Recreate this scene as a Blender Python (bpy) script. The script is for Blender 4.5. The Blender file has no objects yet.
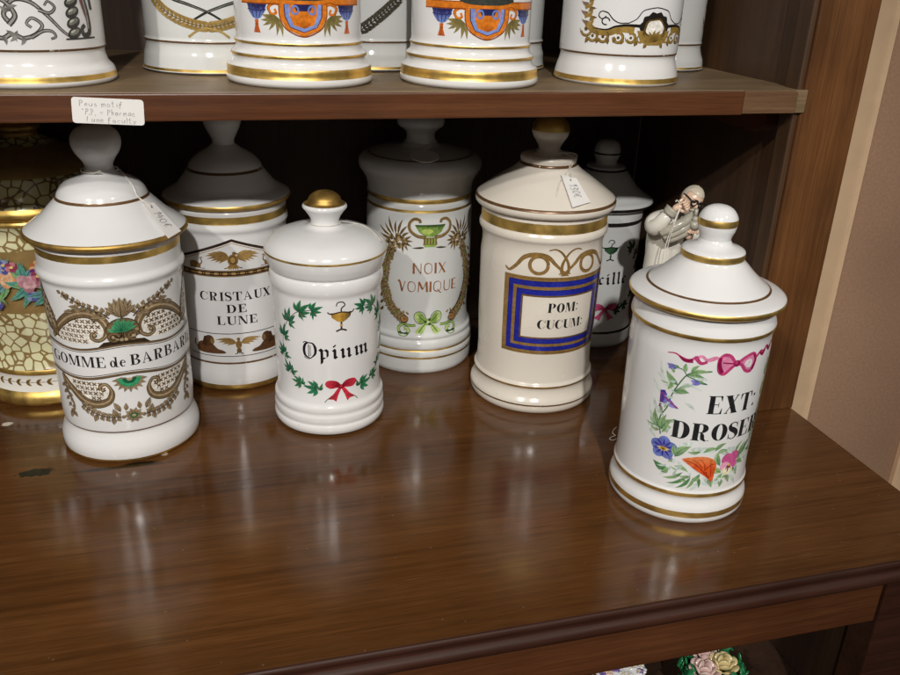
import bpy, bmesh, math, random
from mathutils import Vector, Matrix
from mathutils.bvhtree import BVHTree
from mathutils.geometry import tessellate_polygon
random.seed(7)
S = bpy.context.scene
C = S.collection

# ------------------------------------------------------------------ camera
PITCH, YAW, ROLL = 0.41435870, 0.28137942, 0.03691385
CAM = Vector((-0.08657125, -0.36673388, 0.35932234))
FPX = 850.789
fwd = Vector((math.sin(YAW)*math.cos(PITCH), math.cos(YAW)*math.cos(PITCH), -math.sin(PITCH)))
rt0 = Vector((math.cos(YAW), -math.sin(YAW), 0)); up0 = rt0.cross(fwd)
RT = rt0*math.cos(ROLL) + up0*math.sin(ROLL)
UP = -rt0*math.sin(ROLL) + up0*math.cos(ROLL)
cam = bpy.data.cameras.new('camera'); camo = bpy.data.objects.new('camera', cam); C.objects.link(camo)
cam.sensor_width = 36.0; cam.lens = FPX/900*36.0; cam.clip_start = 0.01; cam.clip_end = 50
M = Matrix((RT, UP, -fwd)).transposed().to_4x4(); M.translation = CAM
camo.matrix_world = M
S.camera = camo

# ------------------------------------------------------------------ world (dim shop interior) and lamps
W = bpy.data.worlds.new('World'); S.world = W; W.use_nodes = True
wn = W.node_tree.nodes; wl = W.node_tree.links
bg = wn['Background']
tc = wn.new('ShaderNodeTexCoord'); sx = wn.new('ShaderNodeSeparateXYZ'); cr = wn.new('ShaderNodeValToRGB')
mr = wn.new('ShaderNodeMapRange'); mr.inputs[1].default_value = -1; mr.inputs[2].default_value = 1
wl.new(tc.outputs['Generated'], sx.inputs[0]); wl.new(sx.outputs[2], mr.inputs[0]); wl.new(mr.outputs[0], cr.inputs[0])
e = cr.color_ramp.elements
e[0].position = 0.3; e[0].color = (0.10, 0.065, 0.04, 1)
e[1].position = 0.75; e[1].color = (1.0, 0.95, 0.87, 1)
nz = wn.new('ShaderNodeTexNoise'); nz.inputs['Scale'].default_value = 2.6; nz.inputs['Detail'].default_value = 3; wl.new(tc.outputs['Generated'], nz.inputs['Vector'])
nm = wn.new('ShaderNodeMapRange'); nm.inputs[1].default_value = .35; nm.inputs[2].default_value = .68; nm.inputs[3].default_value = .35; nm.inputs[4].default_value = 1.7; wl.new(nz.outputs[0], nm.inputs[0])
wm = wn.new('ShaderNodeMix'); wm.data_type = 'RGBA'; wm.blend_type = 'MULTIPLY'; wm.inputs[0].default_value = 1; wl.new(cr.outputs[0], wm.inputs[6]); wl.new(nm.outputs[0], wm.inputs[7])
wl.new(wm.outputs[2], bg.inputs[0]); bg.inputs[1].default_value = 0.19

def lamp(name, loc, tgt, power, radius, col, size=60):
    l = bpy.data.lights.new(name, 'SPOT'); l.energy = power; l.shadow_soft_size = radius; l.color = col
    l.spot_size = math.radians(size); l.spot_blend = 1.0
    o = bpy.data.objects.new(name, l); C.objects.link(o); o.location = loc
    o.rotation_euler = (Vector(tgt)-Vector(loc)).to_track_quat('-Z', 'Y').to_euler()
    return o
TG = (0.03, 0.26, 0.15)
def lpos(az, el, d):
    a, b = math.radians(az), math.radians(el)
    return (TG[0]-d*math.cos(b)*math.sin(a), TG[1]-d*math.cos(b)*math.cos(a), TG[2]+d*math.sin(b))
lamp('spot_lamp', lpos(8, 33.5, 2.6), TG, 182, 0.035, (1.0, 0.965, 0.915), 36)
lamp('spot_lamp', lpos(36, 33, 2.8), TG, 104, 0.04, (1.0, 0.96, 0.89), 38)
lamp('spot_lamp', lpos(-30, 40, 3.0), TG, 34, 0.05, (1.0, 0.95, 0.87))
S.view_settings.view_transform = 'Standard'; S.view_settings.look = 'None'
S.view_settings.exposure = 0.0; S.view_settings.gamma = 1.0
S.render.engine = 'CYCLES'; S.cycles.use_denoising = True
S.cycles.max_bounces = 8

# ------------------------------------------------------------------ materials
def sr(r, g, b):
    f = lambda c: (c/255/12.92) if c/255 <= 0.04045 else ((c/255+0.055)/1.055)**2.4
    return (f(r), f(g), f(b))
MATS = {}
def mat(name, col=(.8, .8, .8), rough=.5, metal=0.0, spec=.5):
    m = bpy.data.materials.new(name); m.use_nodes = True
    b = m.node_tree.nodes['Principled BSDF']
    b.inputs['Base Color'].default_value = (*col, 1); b.inputs['Roughness'].default_value = rough
    b.inputs['Metallic'].default_value = metal; b.inputs['Specular IOR Level'].default_value = spec
    MATS[name] = m
    return m
def nd(m, t, **kw):
    n = m.node_tree.nodes.new(t)
    for k, v in kw.items():
        if k.startswith('i_'): n.inputs[int(k[2:])].default_value = v
        else: setattr(n, k, v)
    return n
def ln(m, a, b): m.node_tree.links.new(a, b)
def P(m): return m.node_tree.nodes['Principled BSDF']
def noise_mod(m, scale, lo, hi, base=None, detail=4, mapscale=None, rough=None, bump=None):
    "multiply base colour by noise in [lo, hi]"
    p = P(m)
    co = nd(m, 'ShaderNodeTexCoord'); v = co.outputs['Object']
    if mapscale:
        mp = nd(m, 'ShaderNodeMapping'); mp.inputs['Scale'].default_value = mapscale; ln(m, v, mp.inputs[0]); v = mp.outputs[0]
    n = nd(m, 'ShaderNodeTexNoise'); n.inputs['Scale'].default_value = scale; n.inputs['Detail'].default_value = detail
    ln(m, v, n.inputs['Vector'])
    r = nd(m, 'ShaderNodeMapRange'); r.inputs[1].default_value = .25; r.inputs[2].default_value = .75
    r.inputs[3].default_value = lo; r.inputs[4].default_value = hi; ln(m, n.outputs[0], r.inputs[0])
    mx = nd(m, 'ShaderNodeMix', data_type='RGBA', blend_type='MULTIPLY'); mx.inputs[0].default_value = 1
    if base is None: mx.inputs[6].default_value = p.inputs['Base Color'].default_value
    else: ln(m, base, mx.inputs[6])
    ln(m, r.outputs[0], mx.inputs[7]); ln(m, mx.outputs[2], p.inputs['Base Color'])
    if rough:
        rr = nd(m, 'ShaderNodeMapRange'); rr.inputs[1].default_value = .3; rr.inputs[2].default_value = .7
        rr.inputs[3].default_value = rough[0]; rr.inputs[4].default_value = rough[1]
        ln(m, n.outputs[0], rr.inputs[0]); ln(m, rr.outputs[0], p.inputs['Roughness'])
    if bump:
        bm = nd(m, 'ShaderNodeBump'); bm.inputs['Strength'].default_value = bump[0]; bm.inputs['Distance'].default_value = bump[1]
        ln(m, n.outputs[0], bm.inputs['Height']); ln(m, bm.outputs[0], p.inputs['Normal'])
    return mx.outputs[2]

def porcelain(name, col, rough):
    m = mat(name, col, rough, 0, .5)
    out = noise_mod(m, 22, .93, 1.0, detail=3, rough=(rough*.7, rough*1.9), bump=(.12, .0008))
    co = nd(m, 'ShaderNodeTexCoord')
    v = nd(m, 'ShaderNodeTexVoronoi'); v.inputs['Scale'].default_value = 68; ln(m, co.outputs['Object'], v.inputs['Vector'])
    sel = nd(m, 'ShaderNodeSeparateColor'); ln(m, v.outputs['Color'], sel.inputs[0])
    size = nd(m, 'ShaderNodeMapRange'); size.inputs[1].default_value = .72; size.inputs[2].default_value = 1; size.inputs[3].default_value = 0; size.inputs[4].default_value = .034
    ln(m, sel.outputs[0], size.inputs[0])
    lt = nd(m, 'ShaderNodeMath', operation='LESS_THAN'); ln(m, v.outputs['Distance'], lt.inputs[0]); ln(m, size.outputs[0], lt.inputs[1])
    n2 = nd(m, 'ShaderNodeTexNoise'); n2.inputs['Scale'].default_value = 9; n2.inputs['Detail'].default_value = 5; ln(m, co.outputs['Object'], n2.inputs['Vector'])
    r2 = nd(m, 'ShaderNodeMapRange'); r2.inputs[1].default_value = .5; r2.inputs[2].default_value = .8; r2.inputs[3].default_value = 0; r2.inputs[4].default_value = .35; ln(m, n2.outputs[0], r2.inputs[0])
    t1 = nd(m, 'ShaderNodeMix', data_type='RGBA'); ln(m, r2.outputs[0], t1.inputs[0]); ln(m, out, t1.inputs[6]); t1.inputs[7].default_value = (col[0]*.93, col[1]*.88, col[2]*.79, 1)
    f = nd(m, 'ShaderNodeMath', operation='MULTIPLY'); f.inputs[1].default_value = .65; ln(m, lt.outputs[0], f.inputs[0])
    t2 = nd(m, 'ShaderNodeMix', data_type='RGBA'); ln(m, f.outputs[0], t2.inputs[0]); ln(m, t1.outputs[2], t2.inputs[6]); t2.inputs[7].default_value = (.16, .12, .08, 1)
    ln(m, t2.outputs[2], P(m).inputs['Base Color'])
    return m
porcelain('white_porcelain', (.73, .728, .728), .11)
porcelain('cool_shaded_porcelain', (.64, .652, .645), .09)  # cooler glaze, its colour darkened to stand in for shade on the back jars
porcelain('cream_porcelain', (.71, .655, .575), .16)
porcelain('old_porcelain', (.76, .74, .68), .13)
g = mat('gold', (.86, .58, .17), .36, .92)
noise_mod(g, 90, .66, 1.04, detail=5, rough=(.30, .52))
def worn(m, scale, lo):
    p = P(m); co = nd(m, 'ShaderNodeTexCoord'); n = nd(m, 'ShaderNodeTexNoise'); n.inputs['Scale'].default_value = scale; n.inputs['Detail'].default_value = 7; n.inputs['Roughness'].default_value = .7
    ln(m, co.outputs['Object'], n.inputs['Vector'])
    r = nd(m, 'ShaderNodeMapRange'); r.inputs[1].default_value = lo; r.inputs[2].default_value = lo+.07; ln(m, n.outputs[0], r.inputs[0])
    src = p.inputs['Base Color'].links[0].from_socket
    mx = nd(m, 'ShaderNodeMix', data_type='RGBA'); ln(m, r.outputs[0], mx.inputs[0]); ln(m, src, mx.inputs[6]); mx.inputs[7].default_value = (.74, .70, .62, 1); ln(m, mx.outputs[2], p.inputs['Base Color'])
    mt = nd(m, 'ShaderNodeMapRange'); mt.inputs[3].default_value = p.inputs['Metallic'].default_value; mt.inputs[4].default_value = 0; ln(m, r.outputs[0], mt.inputs[0]); ln(m, mt.outputs[0], p.inputs['Metallic'])
worn(g, 130, .64)
g = mat('dull_gold', (.50, .31, .085), .42, .8)
noise_mod(g, 120, .6, 1.1, detail=5, rough=(.34, .56))
worn(g, 150, .66)
g = mat('matte_gold', (.36, .235, .085), .5, .45)
noise_mod(g, 120, .8, 1.1, detail=5)
g = mat('brown_line', sr(112, 82, 52), .3, .25)
noise_mod(g, 120, .7, 1.1, detail=4); worn(g, 160, .63)
g = mat('black_line', sr(34, 32, 32), .2)
noise_mod(g, 120, .8, 1.2, detail=4)
g = mat('paint', (1, 1, 1), .2, 0, .45)
at = nd(g, 'ShaderNodeAttribute', attribute_name='Col')
o1 = noise_mod(g, 420, .66, 1.2, base=at.outputs['Color'], detail=6)
noise_mod(g, 75, .78, 1.14, base=o1, detail=3, bump=(.25, .0003))
# cream cells with brown seams (crackle mosaic)
def mosaic(name, cell, seam, sc):
    m = mat(name, cell, .2); p = P(m)
    co = nd(m, 'ShaderNodeTexCoord')
    f = []
    for ft in ('F1', 'F2'):
        v = nd(m, 'ShaderNodeTexVoronoi', feature=ft); v.inputs['Scale'].default_value = sc; v.inputs['Randomness'].default_value = .9
        ln(m, co.outputs['Object'], v.inputs['Vector']); f.append(v.outputs['Distance'])
    v = nd(m, 'ShaderNodeMath', operation='SUBTRACT'); ln(m, f[1], v.inputs[0]); ln(m, f[0], v.inputs[1])
    r = nd(m, 'ShaderNodeValToRGB'); r.color_ramp.elements[0].position = .09; r.color_ramp.elements[0].color = (*seam, 1)
    r.color_ramp.elements[1].position = .16; r.color_ramp.elements[1].color = (*cell, 1)
    ln(m, v.outputs[0], r.inputs[0])
    noise_mod(m, 40, .8, 1.05, base=r.outputs[0])
mosaic('mosaic', sr(214, 210, 170), sr(134, 110, 66), 125)
mosaic('dark_mosaic', sr(190, 186, 138), sr(104, 84, 46), 125)

def wood(name, dark, mid, light, rough, along='X', scale=1.0, coat=0.0, dust=0.0, spec=.5, grain=.12, figure=.22):
    m = mat(name, mid, rough[0], 0, spec); p = P(m)
    co = nd(m, 'ShaderNodeTexCoord')
    def noise(ms, sc, det, dist=0.0):
        mp = nd(m, 'ShaderNodeMapping')
        mp.inputs['Scale'].default_value = ms if along == 'X' else ((ms[1], ms[0], ms[2]) if along == 'Y' else (ms[2], ms[1], ms[0]))
        ln(m, co.outputs['Object'], mp.inputs[0])
        n = nd(m, 'ShaderNodeTexNoise'); n.inputs['Scale'].default_value = sc*scale; n.inputs['Detail'].default_value = det
        n.inputs['Distortion'].default_value = dist; ln(m, mp.outputs[0], n.inputs['Vector'])
        return n.outputs[0]
    a = noise((.5, 9, 9), 3.2, 5, .5)         # broad bands
    b = noise((.7, 48, 48), 5, 6, .25)        # grain
    c = noise((5, 170, 170), 8, 3)            # pores
    r = nd(m, 'ShaderNodeValToRGB'); el = r.color_ramp.elements
    el[0].position = .28; el[0].color = (*dark, 1); el[1].position = .74; el[1].color = (*light, 1)
    k = el.new(.5); k.color = (*mid, 1)
    mxf = nd(m, 'ShaderNodeMix', data_type='FLOAT'); mxf.inputs[0].default_value = .42
    ln(m, a, mxf.inputs[2]); ln(m, b, mxf.inputs[3]); ln(m, mxf.outputs[0], r.inputs[0])
    rp = nd(m, 'ShaderNodeMapRange'); rp.inputs[1].default_value = .32; rp.inputs[2].default_value = .6
    rp.inputs[3].default_value = .74; rp.inputs[4].default_value = 1.04; ln(m, c, rp.inputs[0])
    mx = nd(m, 'ShaderNodeMix', data_type='RGBA', blend_type='MULTIPLY'); mx.inputs[0].default_value = 1
    ln(m, r.outputs[0], mx.inputs[6]); ln(m, rp.outputs[0], mx.inputs[7])
    out = mx.outputs[2]
    fg = nd(m, 'ShaderNodeTexNoise'); fg.inputs['Scale'].default_value = 9; fg.inputs['Detail'].default_value = 4; ln(m, co.outputs['Object'], fg.inputs['Vector'])
    fr = nd(m, 'ShaderNodeMapRange'); fr.inputs[1].default_value = .33; fr.inputs[2].default_value = .67; fr.inputs[3].default_value = 1-figure; fr.inputs[4].default_value = 1+figure*.45; ln(m, fg.outputs[0], fr.inputs[0])
    m3 = nd(m, 'ShaderNodeMix', data_type='RGBA', blend_type='MULTIPLY'); m3.inputs[0].default_value = 1; ln(m, out, m3.inputs[6]); ln(m, fr.outputs[0], m3.inputs[7]); out = m3.outputs[2]
    rn = noise((3, 5, 5), 6, 6, .4)
    rr = nd(m, 'ShaderNodeMapRange'); rr.inputs[1].default_value = .3; rr.inputs[2].default_value = .7
    rr.inputs[3].default_value = rough[0]; rr.inputs[4].default_value = rough[1]
    ln(m, rn, rr.inputs[0]); ln(m, rr.outputs[0], p.inputs['Roughness'])
    bm = nd(m, 'ShaderNodeBump'); bm.inputs['Strength'].default_value = grain; bm.inputs['Distance'].default_value = .0006
    ln(m, c if grain < .1 else b, bm.inputs['Height']); ln(m, bm.outputs[0], p.inputs['Normal'])
    if coat:
        p.inputs['Coat Weight'].default_value = coat; p.inputs['Coat Roughness'].default_value = .12
    ln(m, out, p.inputs['Base Color'])
    return m, out, co
m, out, co = wood('counter_wood', (.052, .0200, .0062), (.104, .0415, .0125), (.150, .064, .0205), (.08, .19), 'X', spec=.40, grain=.05)
# the dark gouge, a few pale flecks in the varnish, and a painted shadow at the GOMME jar's foot
def blot(m, base, co, loc, size, col, soft, nscale=60, amp=.5):
    mp = nd(m, 'ShaderNodeMapping', vector_type='TEXTURE'); mp.inputs['Location'].default_value = loc; mp.inputs['Scale'].default_value = size
    ln(m, co.outputs['Object'], mp.inputs[0])
    ns = nd(m, 'ShaderNodeTexNoise'); ns.inputs['Scale'].default_value = nscale; ln(m, co.outputs['Object'], ns.inputs['Vector'])
    le = nd(m, 'ShaderNodeVectorMath', operation='LENGTH'); ln(m, mp.outputs[0], le.inputs[0])
    ad = nd(m, 'ShaderNodeMath', operation='MULTIPLY_ADD'); ad.inputs[1].default_value = amp; ln(m, ns.outputs[0], ad.inputs[0]); ln(m, le.outputs['Value'], ad.inputs[2])
    r = nd(m, 'ShaderNodeMapRange'); r.inputs[1].default_value = 1+amp*.5-soft; r.inputs[2].default_value = 1+amp*.5+soft
    r.inputs[3].default_value = 1; r.inputs[4].default_value = 0; ln(m, ad.outputs[0], r.inputs[0])
    mx = nd(m, 'ShaderNodeMix', data_type='RGBA'); ln(m, r.outputs[0], mx.inputs[0]); ln(m, base, mx.inputs[6]); mx.inputs[7].default_value = (*col, 1)
    ln(m, mx.outputs[2], P(m).inputs['Base Color'])
    return mx.outputs[2]
out = blot(m, out, co, (-.2315, .2345, 0), (.0125, .0052, 1), (.002, .002, .002), .10, 190, 1.1)
out = blot(m, out, co, (-.157, .231, 0), (.013, .0035, 1), (.006, .005, .004), .3, 120, .9)  # shadow in front of the GOMME foot, painted by this and the next blot
out = blot(m, out, co, (-.175, .229, 0), (.035, .002, 1), (.02, .012, .007), .5, 150, .9)
out = blot(m, out, co, (-.2655, .3167, 0), (.0042, .0030, 1), (.55, .5, .42), .15, 200, .8)
out = blot(m, out, co, (-.14, .242, 0), (.003, .0022, 1), (.4, .36, .3), .2, 300, .9)
for ang, sc_, amt in ((.35, 26, .5), (-.9, 19, .4), (1.3, 34, .35)):
    mp = nd(m, 'ShaderNodeMapping'); mp.inputs['Rotation'].default_value = (0, 0, ang); mp.inputs['Scale'].default_value = (1, 46, 1); ln(m, co.outputs['Object'], mp.inputs[0])
    sn = nd(m, 'ShaderNodeTexNoise'); sn.inputs['Scale'].default_value = sc_; sn.inputs['Detail'].default_value = 2; ln(m, mp.outputs[0], sn.inputs['Vector'])
    sm = nd(m, 'ShaderNodeMapRange'); sm.inputs[1].default_value = .735; sm.inputs[2].default_value = .80; sm.inputs[3].default_value = 0; sm.inputs[4].default_value = amt*1.3; ln(m, sn.outputs[0], sm.inputs[0])
    mx = nd(m, 'ShaderNodeMix', data_type='RGBA'); ln(m, sm.outputs[0], mx.inputs[0]); ln(m, out, mx.inputs[6]); mx.inputs[7].default_value = (.26, .17, .095, 1); out = mx.outputs[2]
# pale dust specks
vo = nd(m, 'ShaderNodeTexVoronoi'); vo.inputs['Scale'].default_value = 75; ln(m, co.outputs['Object'], vo.inputs['Vector'])
vr = nd(m, 'ShaderNodeMapRange'); vr.inputs[1].default_value = .035; vr.inputs[2].default_value = .06; vr.inputs[3].default_value = .16; vr.inputs[4].default_value = 0
ln(m, vo.outputs[0], vr.inputs[0])
mx = nd(m, 'ShaderNodeMix', data_type='RGBA'); ln(m, vr.outputs[0], mx.inputs[0]); ln(m, out, mx.inputs[6]); mx.inputs[7].default_value = (.4, .34, .27, 1)
ln(m, mx.outputs[2], P(m).inputs['Base Color'])
wood('moulding_wood', (.016, .0055, .003), (.036, .012, .0065), (.06, .02, .010), (.4, .58), 'X', spec=.25)
wood('apron_wood', (.045, .014, .005), (.085, .028, .010), (.12, .045, .016), (.28, .42), 'X')
wood('post_wood', (.054, .0195, .0062), (.112, .0440, .0135), (.165, .070, .0225), (.3, .45), 'Z', .7, figure=.45)
wood('panel_wood', (.038, .017, .007), (.066, .031, .0125), (.095, .048, .020), (.45, .6), 'Z', .8)
wood('dark_wood', (.026, .012, .007), (.046, .022, .012), (.066, .033, .018), (.5, .65), 'Z', .8)
wood('shelf_edge_wood', (.048, .014, .006), (.095, .031, .010), (.145, .054, .019), (.3, .42), 'X', .9)
wood('shelf_wood', (.105, .066, .032), (.165, .108, .055), (.22, .15, .082), (.45, .6), 'X', 1.0)
wood('raw_wood', (.075, .033, .012), (.135, .064, .025), (.22, .118, .055), (.6, .75), 'X', 2.4)
g = mat('wall_cloth', sr(180, 144, 118), .85, 0, .2)
o1 = noise_mod(g, 260, .84, 1.08, detail=6, bump=(.35, .0008)); noise_mod(g, 5, .86, 1.08, base=o1, detail=6)
g = mat('trim_paint', sr(250, 214, 174), .5, 0, .3)
noise_mod(g, 30, .9, 1.04, detail=5)
g = mat('paper', (.76, .74, .72), .75, 0, .2); noise_mod(g, 60, .93, 1.02)
g = mat('string', (.72, .68, .62), .8); noise_mod(g, 300, .8, 1.1)
g = mat('pencil', (.30, .29, .30), .7)
g = mat('ink', (.055, .055, .075), .6); noise_mod(g, 300, .8, 1.3)
g = mat('skin_glaze', (.74, .52, .38), .2); noise_mod(g, 60, .85, 1.05)
g = mat('hair_glaze', (.62, .55, .44), .2); noise_mod(g, 150, .7, 1.1)
g = mat('grey_glaze', (.42, .40, .33), .2); noise_mod(g, 90, .7, 1.15)
g = mat('coat_glaze', (.78, .75, .67), .13); noise_mod(g, 40, .85, 1.03)
g = mat('green_glaze', (.025, .20, .075), .15); noise_mod(g, 200, .5, 1.4)
g = mat('pink_glaze', (.70, .50, .46), .2); noise_mod(g, 90, .8, 1.1)
g = mat('violet_glaze', (.16, .10, .34), .2); noise_mod(g, 90, .7, 1.2)
g = mat('yellow_glaze', (.66, .54, .27), .2); noise_mod(g, 90, .8, 1.1)

# ------------------------------------------------------------------ helpers
def link(name, me, parent=None, mats=(), smooth=True):
    o = bpy.data.objects.new(name, me); C.objects.link(o)
    for k in mats: me.materials.append(MATS[k])
    if smooth: me.polygons.foreach_set('use_smooth', [True]*len(me.polygons))
    if parent is not None: o.parent = parent
    return o
def thing(name, label, cat, loc=(0, 0, 0), group=None):
    o = bpy.data.objects.new(name, None); C.objects.link(o); o.location = loc; o.empty_display_size = .02
    o['label'] = label; o['category'] = cat
    if group: o['group'] = group
    return o
def bm_obj(name, bm, mats, parent=None, smooth=False):
    me = bpy.data.meshes.new(name); bmesh.ops.recalc_face_normals(bm, faces=bm.faces[:]); bm.to_mesh(me); bm.free()
    return link(name, me, parent, mats, smooth)
def add_box(bm, x0, x1, y0, y1, z0, z1, bev=0.0, mi=0):
    r = bmesh.ops.create_cube(bm, size=1.0)
    for v in r['verts']:
        v.co = Vector(((x0+x1)/2+v.co.x*(x1-x0), (y0+y1)/2+v.co.y*(y1-y0), (z0+z1)/2+v.co.z*(z1-z0)))
    fs = set(f for v in r['verts'] for f in v.link_faces)
    for f in fs: f.material_index = mi
    if bev:
        es = list(set(e for v in r['verts'] for e in v.link_edges))
        bmesh.ops.bevel(bm, geom=es, offset=bev, segments=2, affect='EDGES', profile=.6)
def box(name, x0, x1, y0, y1, z0, z1, m, parent=None, bev=.0012):
    bm = bmesh.new(); add_box(bm, x0, x1, y0, y1, z0, z1, bev)
    return bm_obj(name, bm, [m], parent)
def extrude_x(name, prof, x0, x1, m, parent, smooth=False):
    "prof: closed (y, z) outline"
    bm = bmesh.new()
    a = [bm.verts.new((x0, y, z)) for y, z in prof]; b = [bm.verts.new((x1, y, z)) for y, z in prof]
    n = len(prof)
    for i in range(n): bm.faces.new((a[i], a[(i+1) % n], b[(i+1) % n], b[i]))
    bm.faces.new(a); bm.faces.new(b[::-1])
    return bm_obj(name, bm, [m], parent, smooth)
def cr_spline(pts, step, closed=False):
    "Catmull-Rom through 2D/3D points, resampled about every step"
    n = len(pts)
    if n < 3 and not closed:
        out = []
        for i in range(n-1):
            a, b = Vector(pts[i]), Vector(pts[i+1]); k = max(1, int((b-a).length/step))
            out += [a.lerp(b, j/k) for j in range(k)]
        return out+[Vector(pts[-1])]
    V = [Vector(p) for p in pts]; out = []
    for i in range(n if closed else n-1):
        p0 = V[(i-1) % n] if closed or i > 0 else V[0]*2-V[1]
        p1 = V[i]; p2 = V[(i+1) % n]
        p3 = V[(i+2) % n] if closed or i+2 < n else V[-1]*2-V[-2]
        k = max(2, int((p2-p1).length/step)+1)
        for j in range(k):
            t = j/k
            out.append(.5*((2*p1)+(p2-p0)*t+(2*p0-5*p1+4*p2-p3)*t*t+(3*p1-p0-3*p2+p3)*t**3))
    if not closed: out.append(V[-1])
    return out
def tube(bm, pts, r, seg=6, step=.002, mi=0, taper=None):
    Q = cr_spline(pts, step); rings = []
    nrm = None
    for i, q in enumerate(Q):
        t = (Q[min(i+1, len(Q)-1)]-Q[max(i-1, 0)]).normalized()
        if nrm is None: nrm = t.orthogonal().normalized()
        nrm = (nrm-t*nrm.dot(t)).normalized(); bn = t.cross(nrm)
        rr = r*(taper(i/(len(Q)-1)) if taper else 1)
        rings.append([bm.verts.new(q+nrm*rr*math.cos(6.2832*k/seg)+bn*rr*math.sin(6.2832*k/seg)) for k in range(seg)])
    for a, b in zip(rings, rings[1:]):
        for k in range(seg):
            bm.faces.new((a[k], a[(k+1) % seg], b[(k+1) % seg], b[k])).material_index = mi
    bm.faces.new(rings[0][::-1]).material_index = mi; bm.faces.new(rings[-1]).material_index = mi

# lathe: profile in mm, strings switch the material of what follows, points joined by a smooth curve
def lathe_rows(profile, slots):
    pts, mats_, cur = [], [], slots[0]
    for p in profile:
        if isinstance(p, str): cur = p
        else: pts.append(p); mats_.append(cur)
    rows = []
    V = [Vector(p) for p in pts]; n = len(V)
    for i in range(n-1):
        p0 = V[max(i-1, 0)]; p1 = V[i]; p2 = V[i+1]; p3 = V[min(i+2, n-1)]
        L = (p2-p1).length; k = max(1, min(7, int(L/1.1)))
        # monotone-ish tangents, damped by neighbouring segment lengths
        def tan(a, b, c):
            la, lb = (b-a).length, (c-b).length
            if la < 1e-6 or lb < 1e-6: return (c-a)*0.0
            d = ((b-a)/la*lb+(c-b)/lb*la)/(la+lb)
            return d
        t1 = tan(p0, p1, p2)*L; t2 = tan(p1, p2, p3)*L
        for j in range(k):
            t = j/k
            q = p1*(2*t**3-3*t*t+1)+t1*(t**3-2*t*t+t)+p2*(-2*t**3+3*t*t)+t2*(t**3-t*t)
            rows.append((max(q.x, 0), q.y, mats_[i+1]))
    rows.append((V[-1].x, V[-1].y, mats_[-1]))
    return rows
SEG = 112
def lathe_data(profile, slots):
    rows = lathe_rows(profile, slots); verts, faces, mi = [], [], []
    idx = []
    for r, z, _ in rows:
        if r < .05:
            idx.append([len(verts)]); verts.append((0, 0, z/1000))
        else:
            idx.append(list(range(len(verts), len(verts)+SEG)))
            verts += [(r/1000*math.sin(2*math.pi*k/SEG), -r/1000*math.cos(2*math.pi*k/SEG), z/1000) for k in range(SEG)]
    for i in range(len(rows)-1):
        a, b = idx[i], idx[i+1]; m = slots.index(rows[i][2])
        for k in range(SEG):
            k2 = (k+1) % SEG
            if len(a) == 1 and len(b) == 1: break
            if len(a) == 1: f = (a[0], b[k2], b[k])
            elif len(b) == 1: f = (a[k], a[k2], b[0])
            else: f = (a[k], a[k2], b[k2], b[k])
            faces.append(f); mi.append(m)
    return rows, verts, faces, mi

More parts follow.
